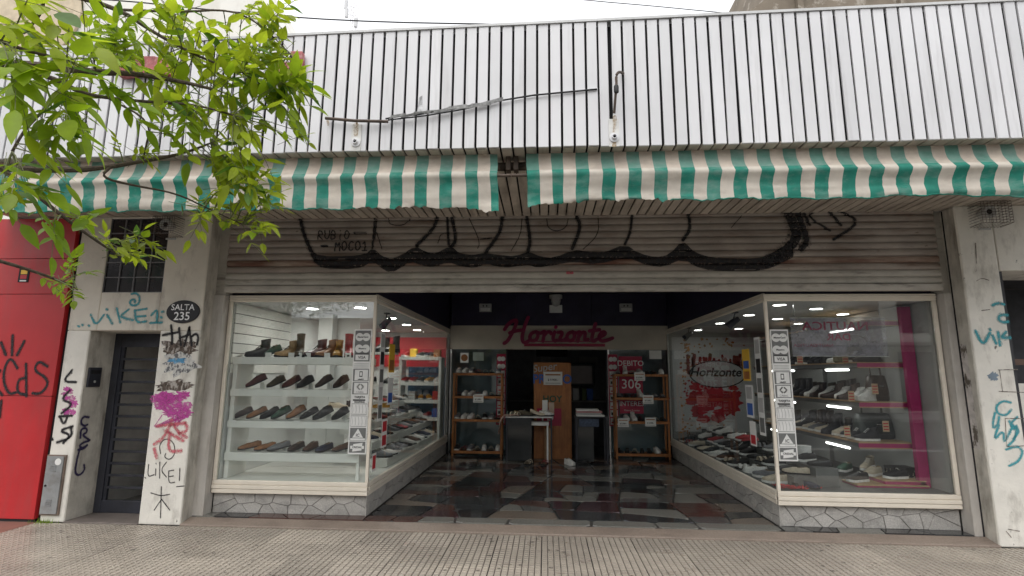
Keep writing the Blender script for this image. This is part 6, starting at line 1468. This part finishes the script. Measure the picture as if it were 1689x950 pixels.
off_ = [q for q in ALL if q.x < -1.3 and q.z > 1.2 and (q-CAM).dot(_r)/max(.15, (q-CAM).dot(_fw))*FPX < -950]
for k in range(70):
    p = rl_.choice(off_); dv = Vector((rl_.uniform(-1, .1), rl_.uniform(-1, 1), rl_.uniform(-.7, .5)))
    compound(p+Vector((0, 0, .004)), dv, .22, 4, rl_.randrange(3), .085)
for cx_, cy_, cz_, n in ((-3.1, -5.2, 5.3, 22), (-4.4, -4.8, 4.9, 40), (-3.8, -6.0, 5.3, 40), (-3.8, -5.0, 6.3, 30)):
    for k in range(n):
        p = Vector((rl_.gauss(cx_, .5), rl_.gauss(cy_, .5), rl_.gauss(cz_, .45)))
        dv = Vector((rl_.uniform(-1, 1), rl_.uniform(-1, 1), rl_.uniform(-.7, .2)))
        if p.z > 3.9: compound(p, dv, .22, 4, rl_.randrange(4), .09)
stems.part('twigs', M('green_twig', (.13, .14, .05), .7), tree, kind='stuff')
def vis(mt):
    p = mt.translation-CAM; z = p.dot(_fw)
    if z < .2: return 0
    u_, v_ = p.dot(_r)/z*FPX, p.dot(_u)/z*FPX
    return (mt.col[0].length/z if abs(u_) < 860 and abs(v_) < 490 else 0)
leaves.sort(key=lambda l: -vis(l[0]))
for mt, v, mi in leaves[:290]:
    o = bpy.data.objects.new('leaf', leaflet(v, mi)); COL.objects.link(o); adopt(o, tree); o.matrix_basis = mt
rest = [MB() for _ in range(4)]
for mt, v, mi in leaves[290:]:
    me = leaflet(v, mi); rest[mi].add([mt @ w_.co for w_ in me.vertices], [tuple(p.vertices) for p in me.polygons])
allr = MB()
for i, r_ in enumerate(rest):
    allr.add(r_.v, r_.f, i)
allr.part('foliage', m_leaf, tree, smooth=False, fix=False, kind='stuff')
# weeds at the wall foot, litter on the pavement
wd_ = MB(); r4 = random.Random(9)
for k in range(60):
    x_ = -5.36+r4.gauss(0, .07); y_ = -.30-abs(r4.gauss(0, .03)); a = r4.uniform(0, 6.28); h_ = r4.uniform(.02, .06)
    wd_.add([(x_-.003, y_, 0), (x_+.003, y_, 0), (x_+.02*math.cos(a), y_+.02*math.sin(a), h_)], [(0, 1, 2)])
wd_.single('weeds', m_leaf[1], kind='stuff', fix=False)
lt = MB()
for k in range(34):
    x_, y_ = r4.uniform(-4.5, 4), r4.uniform(-1.9, -.35); a = r4.uniform(0, 6.28); s_ = r4.uniform(.008, .02)
    lt.add([(x_+s_*math.cos(a+t_), y_+s_*.5*math.sin(a+t_), .0035+.003*r4.random()) for t_ in (0, 1.4, 3.1, 4.6)], [(0, 1, 2, 3)])
lt.single('litter', m_grime, kind='stuff', fix=False)
gm = MB()
for k in range(80):
    x_, y_ = r4.uniform(-5, 4.3), r4.uniform(-2.2, -.32); s_ = r4.uniform(.010, .024)
    gm.add([(x_+s_*math.cos(q_*.785)*r4.uniform(.8, 1.15), y_+s_*math.sin(q_*.785)*r4.uniform(.8, 1.15), .0028) for q_ in range(8)], [tuple(range(8))])
gm.single('gum_spots', spray('gum_spot', (.10, .09, .08), .55, 40), kind='stuff', fix=False)
